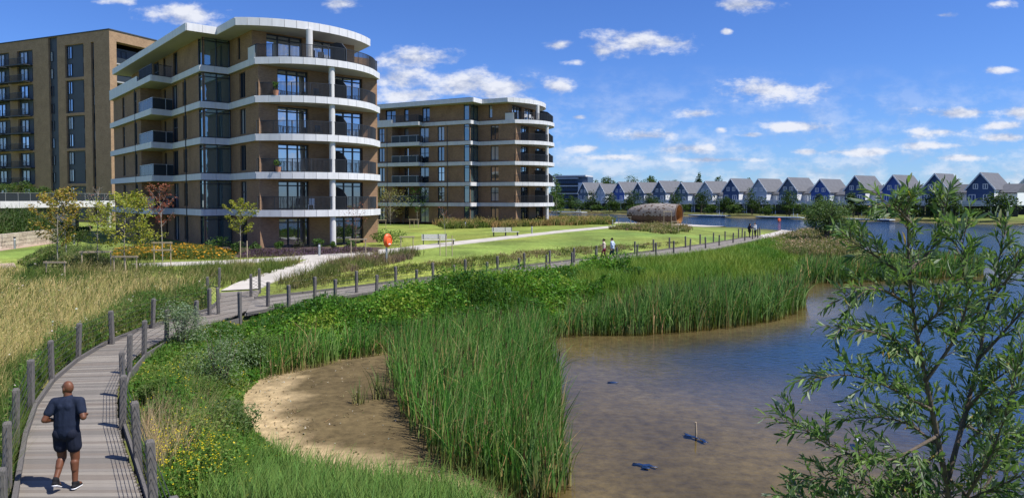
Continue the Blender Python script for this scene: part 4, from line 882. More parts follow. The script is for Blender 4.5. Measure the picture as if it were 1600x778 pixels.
jp = at_z(106, 763, DZ); d_ = Vector(L1[30])-Vector(L1[20])
person('bald jogger in navy t-shirt and shorts running away along the boardwalk', (jp.x, jp.y, DZ+.005), R(7), JOG, SKd, NV, NV2, BLK, sleeves=.62, vox=.0085)
def walk(sw=.22, arm=.2, lean=.03): return dict(pelvis=(0,0,.95), chest=(0,lean,1.34), neck=(0,lean+.01,1.51), head=(0,lean+.03,1.65), shL=(-.19,lean,1.45), shR=(.19,lean,1.45), elL=(-.25,lean-arm*.6,1.19), elR=(.25,lean+arm*.1,1.19), wrL=(-.24,lean-arm*.7+.08,.97), wrR=(.22,lean+arm,1.02),
  hipL=(-.095,0,.90), hipR=(.095,0,.90), knL=(-.10,sw*.75,.52), knR=(.10,-sw*.1,.49), anL=(-.10,sw*.95,.10), anR=(.10,-sw*1.3,.14), toL=(-.10,sw*.95+.15,.04), toR=(.10,-sw*1.3+.12,.035))
w1 = walk(.26); w1.update(elL=(-.22,.14,1.2), wrL=(-.08,.28,1.25), elR=(.22,.14,1.2), wrR=(.08,.28,1.25))
pA = at_z(944, 407.5, DZ); pB = at_z(957, 408, DZ)
person('person in cream top and crimson trousers walking on the far boardwalk', (pA.x, pA.y, DZ), R(70), w1, SKl, BEI, MAR, BLK, (HR,'bun'), True, .1, 'pair walking on the far boardwalk', .95, .014, True)
w2 = walk(.2); w2.update(elR=(.36,-.02,1.22), wrR=(.18,.12,1.15))
person('person in pale blue long-sleeved top and dark trousers on the far boardwalk', (pB.x, pB.y, DZ), R(62), w2, SKl, PBL, PET, WHT, (HR,'short'), True, 1.5, 'pair walking on the far boardwalk', 1.0, .014)
pC = at_z(1171, 371.3, DZ); pD = at_z(1180, 371.5, DZ)
w3 = walk(.06); w3.update(elR=(.26,.12,1.2), wrR=(.20,.36,1.28))
person('person in dark coat with long dark hair at the far end of the boardwalk', (pC.x, pC.y, DZ), R(-80), w3, SKl, INK, BLK, BLK, (HR,'long'), True, 1.5, 'pair talking at the end of the boardwalk', .98, .016, True, skirt=.12)
w4 = walk(.05); w4.update(elL=(-.25,.10,1.2), wrL=(-.18,.33,1.3))
person('person in white top and black trousers at the far end of the boardwalk', (pD.x, pD.y, DZ), R(100), w4, SKl, WHT, BLK, BLK, (HB_,'short'), True, 1.2, 'pair talking at the end of the boardwalk', 1.02, .016)

# ---------------------------------------------------------------- bird and debris on the water
def gull():
    p = at_z(1343, 692, .0); r = thing('white_gull', 'small white gull floating on the water behind the willow', 'bird', (p.x, p.y, 0), R(160)); m = mat('feather_white', (.72,.72,.72), .7, .06); g = mat('feather_grey', (.36,.38,.40), .7, .1)
    b = MB(); ellipsoid(b, (0,0,.035), (.065,.15,.07)); ellipsoid(b, (0,-.15,.07), (.03,.09,.025)); capsule(b, (0,.11,.07), (0,.15,.15), .045, .032); ellipsoid(b, (0,.165,.165), (.036,.045,.036)); fuse(b, 'body', m, r, .01, 2)
    for sx in (-1, 1):
        b = MB(); ellipsoid(b, (sx*.058,-.05,.065), (.018,.16,.045)); b.build('wing', g, r, smooth=True)
    b = MB(); capsule(b, (0,.2,.16), (0,.25,.152), .01, .005, n=8); b.build('beak', MATS['orange_plastic'], r, smooth=True)
gull()
def debris():
    blue = mat('plastic_blue', (.010,.030,.095), .3, .2, 9, .4); p = at_z(1087, 683, 0); r = thing('stick_with_plastic', 'upright pale stick with blue plastic caught in the shallow water', 'debris', (p.x, p.y, -.1))
    MB().tube([(0,0,0),(.01,.0,.2),(.0,.01,.46)], [.022,.024,.021], 8).build('stick', MATS['timber_light'], r)
    def rag(pts, w, nm, par):
        b = MB(); n = len(pts)
        for i, (x, y) in enumerate(pts):
            for q in range(4): b.v.append((x+random.uniform(-.03,.03), y+(q/3-.5)*w*random.uniform(.7,1.2), .088+random.uniform(-.004,.03)))
        for i in range(n-1):
            for q in range(3): a = i*4+q; b.f.append((a,a+4,a+5,a+1))
        o = b.build(nm, blue, par, smooth=True); s = o.modifiers.new('t', 'SOLIDIFY'); s.thickness = .006; return o
    rag([(-.20,.20),(-.13,.14),(-.06,.06),(0,.0),(.05,-.06)], .20, 'plastic_sheet', r); rag([(.06,-.12),(.12,-.18),(.19,-.25)], .24, 'plastic_sheet', r)
    p = at_z(1010, 727, 0); r2 = thing('plastic_rag', 'dark blue plastic rag lying in the shallow water left of the stick', 'debris', (p.x, p.y, -.1)); rag([(-.28,.10),(-.16,.12),(-.08,.02),(.06,.03),(.22,-.08)], .10, 'sheet', r2); rag([(-.12,-.02),(-.06,-.09),(.02,-.08)], .22, 'sheet', r2)
    p = at_z(958, 597, 0); r3 = thing('plastic_scrap', 'small blue plastic scrap afloat near the reeds', 'debris', (p.x, p.y, -.1)); rag([(-.15,0),(0,.02),(.14,-.02)], .12, 'sheet', r3)
debris()

# ---------------------------------------------------------------- vegetation kit
def scatter(poly, dens, lod=None, mask=None, over=.06):
    """random places inside a world polygon, dens per square metre, thinned with distance beyond lod"""
    P = np.array(poly); lo, hi = P.min(0), P.max(0); n = int(dens*np.prod(hi-lo)); X = RNG.uniform(lo[0], hi[0], n); Y = RNG.uniform(lo[1], hi[1], n)
    if lod: keep = RNG.random(n) < np.minimum(1, (lod/np.maximum(np.hypot(X, Y), 1))**1.5); X, Y = X[keep], Y[keep]
    k = sdist(poly, X, Y) > 0; X, Y = X[k], Y[k]
    for D in DECKS: k = sdist(D, X, Y) < over; X, Y = X[k], Y[k]
    if mask is not None: k = mask(X, Y); X, Y = X[k], Y[k]
    return X, Y, height(X, Y)
def cmix(a, b, t): a, b = np.array(a), np.array(b); return a[None]*(1-t[:,None])+b[None]*t[:,None]
def blades(X, Y, Z, H, Wd, c0, c1, bend=.25, rows=3, wind=(.25,.1), spread=1.0):
    """curved tapering blades; c0 base colours, c1 tip colours (N,3)"""
    n = len(X); yaw = RNG.uniform(0, 2*np.pi, n); ld = RNG.uniform(0, 2*np.pi, n); bd = bend*RNG.uniform(.2, 1.5, n)*H
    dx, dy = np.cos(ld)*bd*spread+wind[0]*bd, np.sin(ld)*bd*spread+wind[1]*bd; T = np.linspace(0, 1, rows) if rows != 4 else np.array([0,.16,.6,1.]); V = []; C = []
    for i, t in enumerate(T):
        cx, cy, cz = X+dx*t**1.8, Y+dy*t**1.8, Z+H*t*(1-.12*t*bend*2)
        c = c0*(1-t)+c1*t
        if i < rows-1:
            w = Wd*(1-.55*t)/2; V += [np.stack([cx-np.cos(yaw)*w, cy-np.sin(yaw)*w, cz], 1), np.stack([cx+np.cos(yaw)*w, cy+np.sin(yaw)*w, cz], 1)]; C += [c, c]
        else: V.append(np.stack([cx, cy, cz], 1)); C.append(c)
    k = 2*rows-1; V = np.stack(V, 1).reshape(-1, 3); C = np.stack(C, 1).reshape(-1, 3); b = np.arange(n)[:,None]*k; T_ = []
    for i in range(rows-2): T_ += [b+np.array([[2*i,2*i+1,2*i+3]]), b+np.array([[2*i,2*i+3,2*i+2]])]
    T_.append(b+np.array([[k-3,k-2,k-1]])); return V, np.concatenate(T_), C
def leaves(P, size, C, up=.5, aspect=1.7, direction=None):
    """folded diamond leaves at points P"""
    n = len(P); d = RNG.normal(size=(n,3)); 
    if direction is not None: d = direction+.6*d
    d[:,2] *= .6; d /= np.linalg.norm(d, axis=1)[:,None]; nr = RNG.normal(size=(n,3)); nr[:,2] = np.abs(nr[:,2])+up*2; s = np.cross(d, nr); s /= np.linalg.norm(s, axis=1)[:,None]+1e-9; u = np.cross(s, d)
    L = size[:,None]; w = L/aspect/2; a = P-d*L*.5; e = P+d*L*.5; l = P+s*w+u*L*.10; r = P-s*w+u*L*.10
    V = np.stack([a, r, e, l], 1).reshape(-1,3); b = np.arange(n)[:,None]*4; T = np.concatenate([b+np.array([[0,1,2]]), b+np.array([[0,2,3]])]); return V, T, np.repeat(C, 4, 0)
def join(parts):
    V, T, C = [], [], []; o = 0
    for v, t, c in parts: V.append(v); T.append(t+o); C.append(c); o += len(v)
    return np.concatenate(V), np.concatenate(T), np.concatenate(C)
def stuff(name, parts, label, cat, m='grassy', smooth_=False):
    V, T, C = join(parts); o = link(name, np_mesh(name, V, T, np.clip(C, 0.002, .9), smooth_), MATS[m]); return tag(o, label, cat, kind='stuff')
def vary(c, n, v=.25, hue=.12):
    k = 1+v*RNG.normal(size=(n,1)); h = 1+hue*RNG.normal(size=(n,3))*np.array([[1,.5,.6]]); return np.clip(np.array(c)[None]*k*h, .004, .9)
def pick(cols, n, p=None): return np.array(cols)[RNG.choice(len(cols), n, p=p)]

# ---------------------------------------------------------------- reeds
REED_G = [(.032,.115,.018),(.058,.175,.026),(.105,.245,.040),(.22,.34,.10)]
def reeds(name, label, poly, dens, hgt, lod=22, pale=0.0, wd=.026):
    X, Y, Z = scatter(poly, dens, lod, lambda X, Y: sdist(poly, X, Y) > .9*(fbm(X, Y, .9)-.35)+.12*RNG.normal(size=len(X))); n = len(X); Z = np.maximum(Z, -.1)-.05; ed = np.clip(sdist(poly, X, Y)/.9, 0, 1)
    clump = fbm(X, Y, 1.3); H = hgt*(.55+.18*ed+.50*clump)*RNG.uniform(.6, 1.15, n); far = np.hypot(X, Y); Wd = wd*RNG.uniform(.7, 1.4, n)*np.maximum(1, far/24)
    g = vary((1,1,1), n, .16, .08)*pick(REED_G, n)*(.8+.5*fbm(X, Y, 2.2))[:,None]; g = g*(1-pale)+np.array([.20,.22,.13])*pale*vary((1,1,1), n, .2, .05)
    dead = (RNG.random(n) < .12*(.4+1.4*fbm(X+9, Y, 1.8)))[:,None]; g = np.where(dead, vary((.30,.22,.10), n), g); b = cmix((.34,.25,.10), (.09,.11,.035), ed*.8+.2*RNG.random(n))
    V, T, C = blades(X, Y, Z, H, Wd, b, g, .20, 4, (.35,.12)); C = C.reshape(n, 7, 3); C[:, 2:4] = (C[:, 2:4]*.35+g[:,None]*.65); C[:, 4:6] = g[:,None]; C = C.reshape(-1,3)
    q_ = RNG.random(n) < .45; m2 = int(q_.sum()); bent = blades(X[q_], Y[q_], Z[q_]+H[q_]*.25, H[q_]*RNG.uniform(.35,.75,m2), Wd[q_], g[q_]*.9, g[q_]*1.15, .75, 4, (.2,.05))
    k = RNG.random(n) < .035; m = int(k.sum()); hx, hy, hz, hh = X[k], Y[k], Z[k], H[k]   # brown heads
    hv = blades(hx, hy, hz+hh*.78, hh*.0+.22, np.full(m, .035)*np.maximum(1, far[k]/26), vary((.05,.028,.014), m), vary((.06,.03,.015), m), .03, 3)
    return stuff(name, [(V, T, C), bent, hv], label, 'reeds', 'reed')
A_ = z2([(602,578),(612,625),(640,692),(690,738),(775,776),(850,790),(886,770),(881,700),(880,655),(874,600),(864,560),(861,528),(780,542),(700,556),(640,562)], 0)
B_ = z2([(861,528),(900,523),(1000,522),(1100,515),(1200,503),(1256,488),(1264,470),(1240,462),(1150,472),(1050,487),(950,505),(880,512)], 0)
D_ = z2([(396,606),(430,592),(470,580),(540,564),(603,554),(700,556),(780,542),(861,528),(880,512),(800,524),(700,540),(600,540),(500,556),(420,575)], 0)
C_ = z2([(1240,444),(1300,441),(1345,440),(1440,436),(1535,430),(1538,417),(1400,419),(1245,424)], 0)
reeds('reed_bed', 'dense dark green reed bed standing out into the shallows between mud and water', A_, 190, 1.85, 15)
reeds('reed_bed', 'long reed bed along the open water, right of the near reeds', B_, 150, 2.15, 26, .10)
reeds('reed_bed', 'reeds behind the mudflat, below the leafy slope', D_, 130, 1.75, 24)
reeds('reed_bed', 'far reed spit reaching out behind the willow', C_, 90, 1.75, 40, .12, .035)
def reed_tuft(label, px, py, n, h):
    p = at_z(px, py, .05); X = p.x+RNG.normal(0,.10,n); Y = p.y+RNG.normal(0,.08,n); r = thing('reed_tuft', label, 'reed tuft', (p.x, p.y, 0), group='lone reed tufts'); 
    g = vary((.085,.16,.045), n); b = vary((.20,.18,.07), n); V, T, C = blades(X-p.x, Y-p.y, np.full(n,.0), h*RNG.uniform(.5,1.1,n), np.full(n,.03), b, g, .38, 4, (0,0)); link('blades', np_mesh('blades', V, T, C), MATS['grassy'], r)
for lb, x, y, n, h in (('lone reed tuft on the mudflat, left of its neighbour',560,630,26,.85),('taller reed tuft on the mudflat beside the reed bed edge',592,622,34,1.1),('bright reed tuft at the water edge, nearest the bottom',838,776,40,1.15),('fallen bright green reed blades at the edge of the near reeds',866,668,14,.5),('reed tuft standing in the water below the near reeds',880,752,30,1.2)): reed_tuft(lb, x, y, n, h)

# ---------------------------------------------------------------- leafy slope between boardwalk and reeds, weeds by the near deck
SLOPE = z2([(392,505),(440,490),(524,474),(651,456),(761,443),(854,430),(931,419),(1025,407),(1102,398),(1146,389),(1188,380),(1235,372),(1262,378)], .5)+z2([(1262,425),(1245,440),(1240,462),(1150,474),(1050,489),(950,507),(880,514),(800,526),(700,542),(600,542),(500,558),(420,575),(396,600),(380,560)], .1)
def leafy(name, label, poly, dens, hgt, size, cols, lod, patch=2.0, grass=.12, flowers=None, m='foliage', edge=1.0, mound=.6, mask=None, over=.06, hfun=None):
    X, Y, Z = scatter(poly, dens, lod, mask, over); n = len(X); far = np.hypot(X, Y); k = fbm(X, Y, patch); fine = fbm(X+31, Y+7, .9); ed = np.clip(sdist(poly, X, Y)/edge, .25, 1)
    hc = hgt*(1-mound+mound*1.9*np.clip(k*1.5-.25,0,1))*(.7+.6*fine)*ed*(hfun(X, Y) if hfun else 1); z = Z+hc*RNG.random(n)**.45; S = size*RNG.uniform(.6,1.5,n)*np.maximum(1, far/(lod*1.0))**.75
    ci = np.clip((fbm(X-50, Y+13, patch*1.4)-.3)*2.2+RNG.normal(0,.18,n), 0, .999); C = np.array(cols)[(ci*len(cols)).astype(int)]*vary((1,1,1), n, .2, .1)
    parts = [leaves(np.stack([X, Y, z], 1), S, C, .5, 1.8)]
    if grass:
        q = RNG.random(n) < grass; m_ = int(q.sum()); g = pick(cols[len(cols)//2-1:], m_)*vary((1,1,1), m_, .2); parts.append(blades(X[q], Y[q], Z[q], hc[q]*RNG.uniform(.9,1.5,m_)+.12, .012*np.maximum(1, far[q]/15), g*.8, g, .3, 3))
    if flowers:
        q = RNG.random(n) < flowers[1]; m_ = int(q.sum()); parts.append(leaves(np.stack([X[q], Y[q], Z[q]+hc[q]*1.08+.05], 1), flowers[2]*RNG.uniform(.7,1.3,m_)*np.maximum(1, far[q]/20), vary(flowers[0], m_, .15, .08), 1.5, 1.1))
    return stuff(name, parts, label, 'plants', m)
GR = [(.035,.10,.014),(.06,.16,.018),(.095,.235,.024),(.14,.30,.032),(.24,.33,.045)]
leafy('leafy_undergrowth', 'bright green leafy undergrowth between the far boardwalk and the reeds', SLOPE, 400, 1.0, .12, GR, 24, 1.7, .22, ((.40,.36,.08), .006, .05), edge=4.5, mound=.85, mask=lambda X, Y: X < 6.5+6*(fbm(X, Y, 4)-.5))
SLOPE_B = SLOPE
def marsh_grass():
    X, Y, Z = scatter(SLOPE, 170, 34, lambda X, Y: X > 4+6*(fbm(X, Y, 4)-.5)); n = len(X); far = np.hypot(X, Y); ed = np.clip(sdist(SLOPE, X, Y)/3.5, .3, 1); k = fbm(X, Y, 3.0)
    g = cmix((.10,.24,.03), (.30,.36,.06), np.clip(k*1.6-.35+RNG.normal(0,.15,n), 0, 1))*vary((1,1,1), n, .18, .06); H = 1.15*ed*(.6+.7*fbm(X, Y, 1.5))*RNG.uniform(.6,1.2,n)
    stuff('marsh_grass', [blades(X, Y, Z, H, .02*RNG.uniform(.7,1.4,n)*np.maximum(1, far/30), g*.8, g, .45, 4)], 'yellow-green marsh grass below the far end of the boardwalk', 'grass', 'reed')
marsh_grass()
def litter():
    X, Y, Z = scatter(MUDFLAT, 26); d = sdist(MARSH, X, Y); k = RNG.random(len(X)) < np.where(d < 1.3, .9, .22); X, Y, Z = X[k], Y[k], Z[k]; n = len(X)
    parts = [leaves(np.stack([X, Y, Z+.012], 1), RNG.uniform(.02,.085,n), pick([(.40,.33,.22),(.10,.075,.04),(.28,.2,.11),(.55,.5,.42)], n)*vary((1,1,1), n, .15), 3.0, 1.6)]
    m = 260; q = RNG.choice(n, m); a = RNG.uniform(0, 6.28, m); L_ = RNG.uniform(.12,.4,m); c = vary((.33,.25,.13), m)
    V = np.stack([np.stack([X[q], Y[q], Z[q]+.012], 1), np.stack([X[q]+np.cos(a+1.57)*.012, Y[q]+np.sin(a+1.57)*.012, Z[q]+.014], 1), np.stack([X[q]+np.cos(a)*L_, Y[q]+np.sin(a)*L_, Z[q]+.03], 1)], 1).reshape(-1,3); parts.append((V, np.arange(3*m).reshape(-1,3), np.repeat(c, 3, 0)))
    stuff('shore_litter', parts, 'stones and dead reed stalks scattered over the mudflat', 'litter', 'grassy')
litter()
YF = z2([(235,720),(300,705),(345,740),(350,800),(240,810)], .5); X, Y, Z = scatter(YF, 260); n = len(X)
stuff('yellow_flowers', [leaves(np.stack([X, Y, Z+RNG.uniform(.45,.95,n)], 1), .026*RNG.uniform(.6,1.4,n), vary((.60,.48,.02), n, .12, .06), 1.2, 1.1)], 'patch of small yellow flowers beside the nearest fence post', 'flowers', 'foliage')
WEED = z2([(196,640),(190,590),(215,560),(260,532),(330,510),(385,505)], .6)+z2([(400,560),(420,575),(396,600),(382,612),(380,640),(398,674),(430,714),(470,734)], .1)+z2([(430,800),(240,800),(228,740),(212,690)], .5)
leafy('waterside_weeds', 'mixed tall weeds and wild flowers between the jogger and the mudflat', WEED, 1500, .88, .062, [(.05,.13,.018),(.075,.18,.024),(.11,.23,.034),(.16,.27,.05),(.22,.27,.07)], 13, 1.3, .26, ((.62,.50,.02), .02, .035), edge=.9, mound=.8, hfun=lambda X, Y: .38+.62*smooth(22, 15, Y))
FG = z2([(425,708),(470,726),(540,740),(620,752),(690,760),(745,772),(800,800),(830,860),(300,860),(380,760)], .12)
X, Y, Z = scatter(FG, 560); n = len(X); g = vary((.15,.26,.06), n, .25); stuff('waterside_grass', [blades(X, Y, Z, .62*RNG.uniform(.5,1.25,n), np.full(n,.016), vary((.10,.16,.04), n), g, .4, 4)], 'pale green long grass at the bottom edge below the mudflat', 'grass')
FR = z2([(215,690),(300,620),(330,640),(345,700),(300,740),(240,760)], .5)
X, Y, Z = scatter(FR, 420); n = len(X); g = vary((.42,.32,.19), n, .2); stuff('dry_grass', [blades(X, Y, Z, 1.1*RNG.uniform(.4,1.15,n), np.full(n,.008), g*.8, g, .3, 3)], 'dry straw-coloured grass among the weeds right of the jogger', 'grass')

def tufts(name, label, poly, dens, per, hgt, cols, lod=40, wd=.012, spread=.16, bend=.55, heads=None, cat='grass', mask=None):
    """separate plants: each tuft fans out from one root"""
    X, Y, Z = scatter(poly, dens, lod, mask); k = len(X); sz = RNG.uniform(.45,1.35,k)*(.6+.8*fbm(X, Y, 2.5)); ci = np.clip((fbm(X+5, Y-3, 3)-.3)*2.3+RNG.normal(0,.2,k), 0, .999); base = np.array(cols)[(ci*len(cols)).astype(int)]*vary((1,1,1), k, .12, .08)
    i = np.repeat(np.arange(k), per); n = len(i); x = X[i]+RNG.normal(0,spread,n)*sz[i]; y = Y[i]+RNG.normal(0,spread,n)*sz[i]; far = np.hypot(x, y); H = hgt*sz[i]*RNG.uniform(.5,1.2,n); c = base[i]*vary((1,1,1), n, .15, .06)
    parts = [blades(x, y, Z[i]-.02, H, wd*RNG.uniform(.7,1.4,n)*np.maximum(1, far/20), c*.75, c, bend, 3)]
    if heads:
        q = RNG.random(n) < heads[1]; m = int(q.sum()); parts.append(leaves(np.stack([x[q]+RNG.normal(0,.05,m), y[q]+RNG.normal(0,.05,m), Z[i][q]+H[q]*1.0], 1), heads[2]*RNG.uniform(.6,1.4,m)*np.clip(far[q]/45, 1, 1.7), vary(heads[0], m, .18, .08), .6, 1.8))
    return stuff(name, parts, label, cat)

# ---------------------------------------------------------------- golden meadow and left-hand growth
def meadow():
    X, Y, Z = scatter(MEADOW, 1100, 14); n = len(X); far = np.hypot(X, Y); dk = -np.maximum(sdist(DECKS[0], X, Y), sdist(DECKS[1], X, Y)); pt = fbm(X, Y, 4.0)+.25*(fbm(X, Y, 1.2)-.5)
    green = np.clip(smooth(2.4, .6, dk+1.2*(fbm(X, Y, 1.5)-.5))*1.0+smooth(.44,.62,pt)*.65+smooth(20,34,Y)*.5, 0, 1)
    isg = RNG.random(n) < green; gold = pick([(.56,.45,.19),(.64,.52,.26),(.50,.41,.17),(.42,.38,.14),(.30,.34,.11)], n)*vary((1,1,1), n, .18, .06); gr = pick([(.10,.16,.035),(.13,.19,.045),(.08,.14,.03)], n)*vary((1,1,1), n, .2, .1)
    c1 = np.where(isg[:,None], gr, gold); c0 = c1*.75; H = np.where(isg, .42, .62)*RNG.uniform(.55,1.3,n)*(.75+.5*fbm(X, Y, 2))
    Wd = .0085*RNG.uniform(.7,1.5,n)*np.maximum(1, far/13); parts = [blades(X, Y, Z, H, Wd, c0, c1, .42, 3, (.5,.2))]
    q = (~isg) & (RNG.random(n) < .16); m = int(q.sum()); sx, sy = RNG.normal(0,.06,m), RNG.normal(0,.06,m)
    parts.append(leaves(np.stack([X[q]+H[q]*.16+sx, Y[q]+H[q]*.06+sy, Z[q]+H[q]*.95], 1), .032*RNG.uniform(.6,1.4,m)*np.maximum(1, far[q]/16), vary((.62,.48,.26), m, .15), .2, 3.5))
    q = RNG.random(n) < .0006; m = int(q.sum()); parts.append(leaves(np.stack([X[q], Y[q], Z[q]+.6], 1), .05*np.maximum(1, far[q]/16), vary((.62,.56,.48), m, .1), 1.2, 1.1))
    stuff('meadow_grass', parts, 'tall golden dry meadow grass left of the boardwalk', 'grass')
meadow()
VERGE = z2([(20,790),(20,760),(30,700),(38,655),(55,620),(80,592),(126,560),(176,533),(240,508),(300,492),(330,485)], .6)+z2([(322,470),(235,490),(160,518),(100,550),(60,588),(25,630),(5,690),(-15,790)], .6)
leafy('deck_verge', 'green weeds with pale flower heads along the left edge of the near boardwalk', VERGE, 1100, .85, .055, [(.06,.14,.022),(.085,.18,.03),(.14,.22,.045),(.24,.24,.09)], 15, 1.0, .4, ((.60,.52,.48), .012, .04), edge=.12, over=.14)
THICK = gpoly([(28,412),(60,396),(120,394),(170,402),(190,414),(180,428),(120,430),(60,430)])
WISP = gpoly([(120,420),(205,421),(330,419),(400,415),(440,411),(470,413),(440,424),(400,436),(352,452),(330,452),(300,450),(240,452),(150,446),(50,440)])
leafy('wild_thicket', 'dark green thicket of wild plants behind the golden meadow', THICK, 260, .75, .12, [(.07,.12,.028),(.10,.17,.035),(.16,.21,.05),(.25,.25,.11)], 30, 2.0, .6, edge=1.2, mound=.8)
tufts('meadow_edge', 'wispy light green grasses between the golden meadow and the cross path', WISP, 9, 24, .72, [(.12,.18,.04),(.17,.22,.055),(.24,.26,.08),(.34,.30,.13)], 30, .013, .2, .5, ((.40,.34,.20), .06, .06))
FLW = gpoly([(170,408),(365,406),(372,394),(330,388),(180,390)])
leafy('flower_bed', 'bed of orange and yellow flowers in front of the near block', FLW, 240, .36, .10, [(.07,.12,.022),(.10,.16,.03),(.14,.18,.04),(.24,.19,.04)], 38, 1.2, .4, ((.58,.30,.03), .06, .06))
LAV = gpoly([(372,404),(470,400),(590,396),(590,391),(470,393),(376,395)])
leafy('lavender_bed', 'low purple-brown planting bed along the front of the near block', LAV, 260, .35, .09, [(.09,.055,.075),(.12,.07,.10),(.10,.085,.06),(.16,.10,.17)], 40, 1.2, .2)
WPB = gpoly([(430,446),(470,434),(505,420),(535,408),(590,400),(650,395),(655,402),(600,416),(545,426),(500,440),(470,452)])
tufts('path_verge', 'rough brownish wild verge between the pale path and the lawn lifebuoy', WPB, 9, 26, .62, [(.13,.17,.045),(.20,.20,.07),(.30,.24,.12),(.27,.19,.15)], 40, .014, .2, .4, ((.30,.22,.20), .12, .06))
VG2 = gpoly([(425,459),(500,447),(560,441),(620,433),(700,424),(780,414),(860,405),(930,398),(1000,391),(1060,384),(1060,379),(1000,383),(920,388),(850,392),(780,398),(700,408),(640,415),(560,428),(480,442)])
tufts('lawn_verge', 'rough flowering verge along the lawn side of the far boardwalk', VG2, 10, 18, .34, [(.14,.19,.035),(.20,.21,.05),(.28,.25,.09),(.34,.27,.14)], 40, .014, .2, .6, ((.60,.54,.32), .10, .055))
GB2 = gpoly([(675,349),(760,349),(860,347),(955,346),(955,351),(860,353),(770,356),(700,358)])
tufts('ornamental_grass', 'yellowish ornamental grass bed in front of the farther block', GB2, 4.5, 30, .95, [(.13,.18,.035),(.20,.22,.06),(.34,.28,.10),(.40,.27,.11)], 90, .02, .25, .4, ((.38,.29,.13), .10, .10))
GB3 = gpoly([(950,359),(1000,361),(1040,367),(1075,363),(1078,356),(1040,353),(980,353)])
tufts('ornamental_grass', 'brownish long grass bed in front of the timber pavilion', GB3, 2.2, 22, .55, [(.15,.19,.05),(.23,.22,.08),(.32,.26,.12),(.27,.19,.13)], 90, .02, .25, .45, ((.36,.28,.18), .1, .1))
SPIT = gpoly([(1195,383),(1225,373),(1250,366),(1262,362),(1300,366),(1330,372),(1330,398),(1262,404),(1215,400)])
tufts('spit_scrub', 'brownish pink scrub beside the path end, left of the round bush', SPIT, 4.5, 26, .7, [(.12,.17,.045),(.19,.19,.075),(.26,.21,.11),(.18,.22,.05)], 80, .02, .3, .5, ((.38,.28,.22), .12, .1))
BK = gpoly([(-60,384),(0,378),(60,374),(108,370)]); BANK = BK+[(-50,84),(-57,82),(-64,74)]
leafy('bank_shrubs', 'green shrubs covering the bank below the white terrace edge', BANK, 90, 2.3, .22, [(.045,.085,.02),(.065,.12,.025),(.10,.16,.035),(.20,.21,.11)], 70, 6, .2, mound=.5, edge=4)
TR = [(-60.4,81),(-56.4,98),(-66,101),(-74,82)]
X, Y, Z = scatter(TR, 60); n = len(X); g = vary((.22,.20,.08), n, .25); stuff('terrace_grass', [blades(X, Y, np.full(n,5.2), .7*RNG.uniform(.5,1.4,n), np.full(n,.09), g*.7, g, .3, 3)], 'straw-coloured grasses behind the terrace railing', 'grass')

# ---------------------------------------------------------------- shrubs and trees
def crown_cloud(n, R3, lobes, rng=RNG, fill=.55):
    """points through a lumpy crown of several lobes inside radii R3 (centre at origin)"""
    c = rng.normal(size=(lobes,3)); c /= np.linalg.norm(c, axis=1)[:,None]; c *= rng.uniform(.25,.72,(lobes,1)); r = rng.uniform(.28,.5,lobes); k = rng.choice(lobes, n, p=r**2/np.sum(r**2))
    d = rng.normal(size=(n,3)); d /= np.linalg.norm(d, axis=1)[:,None]; q = c[k]+d*(r[k]*rng.uniform(fill,1.08,n))[:,None]; return q*np.array(R3)[None], k
def shrub(name, label, cat, base, w, h, n, size, cols, group=None, lobes=12, stems=5, m='foliage', tint=.25, dp=None, lift=.5, aspect=1.8):
    r = thing(name, label, cat, base, 0, group); P, k = crown_cloud(n, (w/2, (dp or w)/2, h/2), lobes); P[:,2] += h*lift; P[:,2] = np.where(P[:,2] < .03, RNG.uniform(.03, h*.4, n), P[:,2])
    lobecol = vary((1,1,1), lobes, tint*.6, .08); C = pick(cols, n)*lobecol[k]*vary((1,1,1), n, .16, .08); V, T, C = leaves(P, size*RNG.uniform(.6,1.4,n), C, .4, aspect)
    link('crown', np_mesh('crown', V, T, np.clip(C,.004,.9)), MATS[m], r); b = MB()
    for i in range(stems):
        a = RNG.uniform(0, 6.28); t = (w*.3*math.cos(a)*RNG.uniform(.3,1), w*.3*math.sin(a)*RNG.uniform(.3,1), h*RNG.uniform(.55,.85)); b.tube([(t[0]*.12,t[1]*.12,-.08),(t[0]*.45,t[1]*.45,t[2]*.5),t], [max(.012,h*.012),max(.009,h*.008),.006], 5)
    b.build('stem', MATS['bark'], r); return r
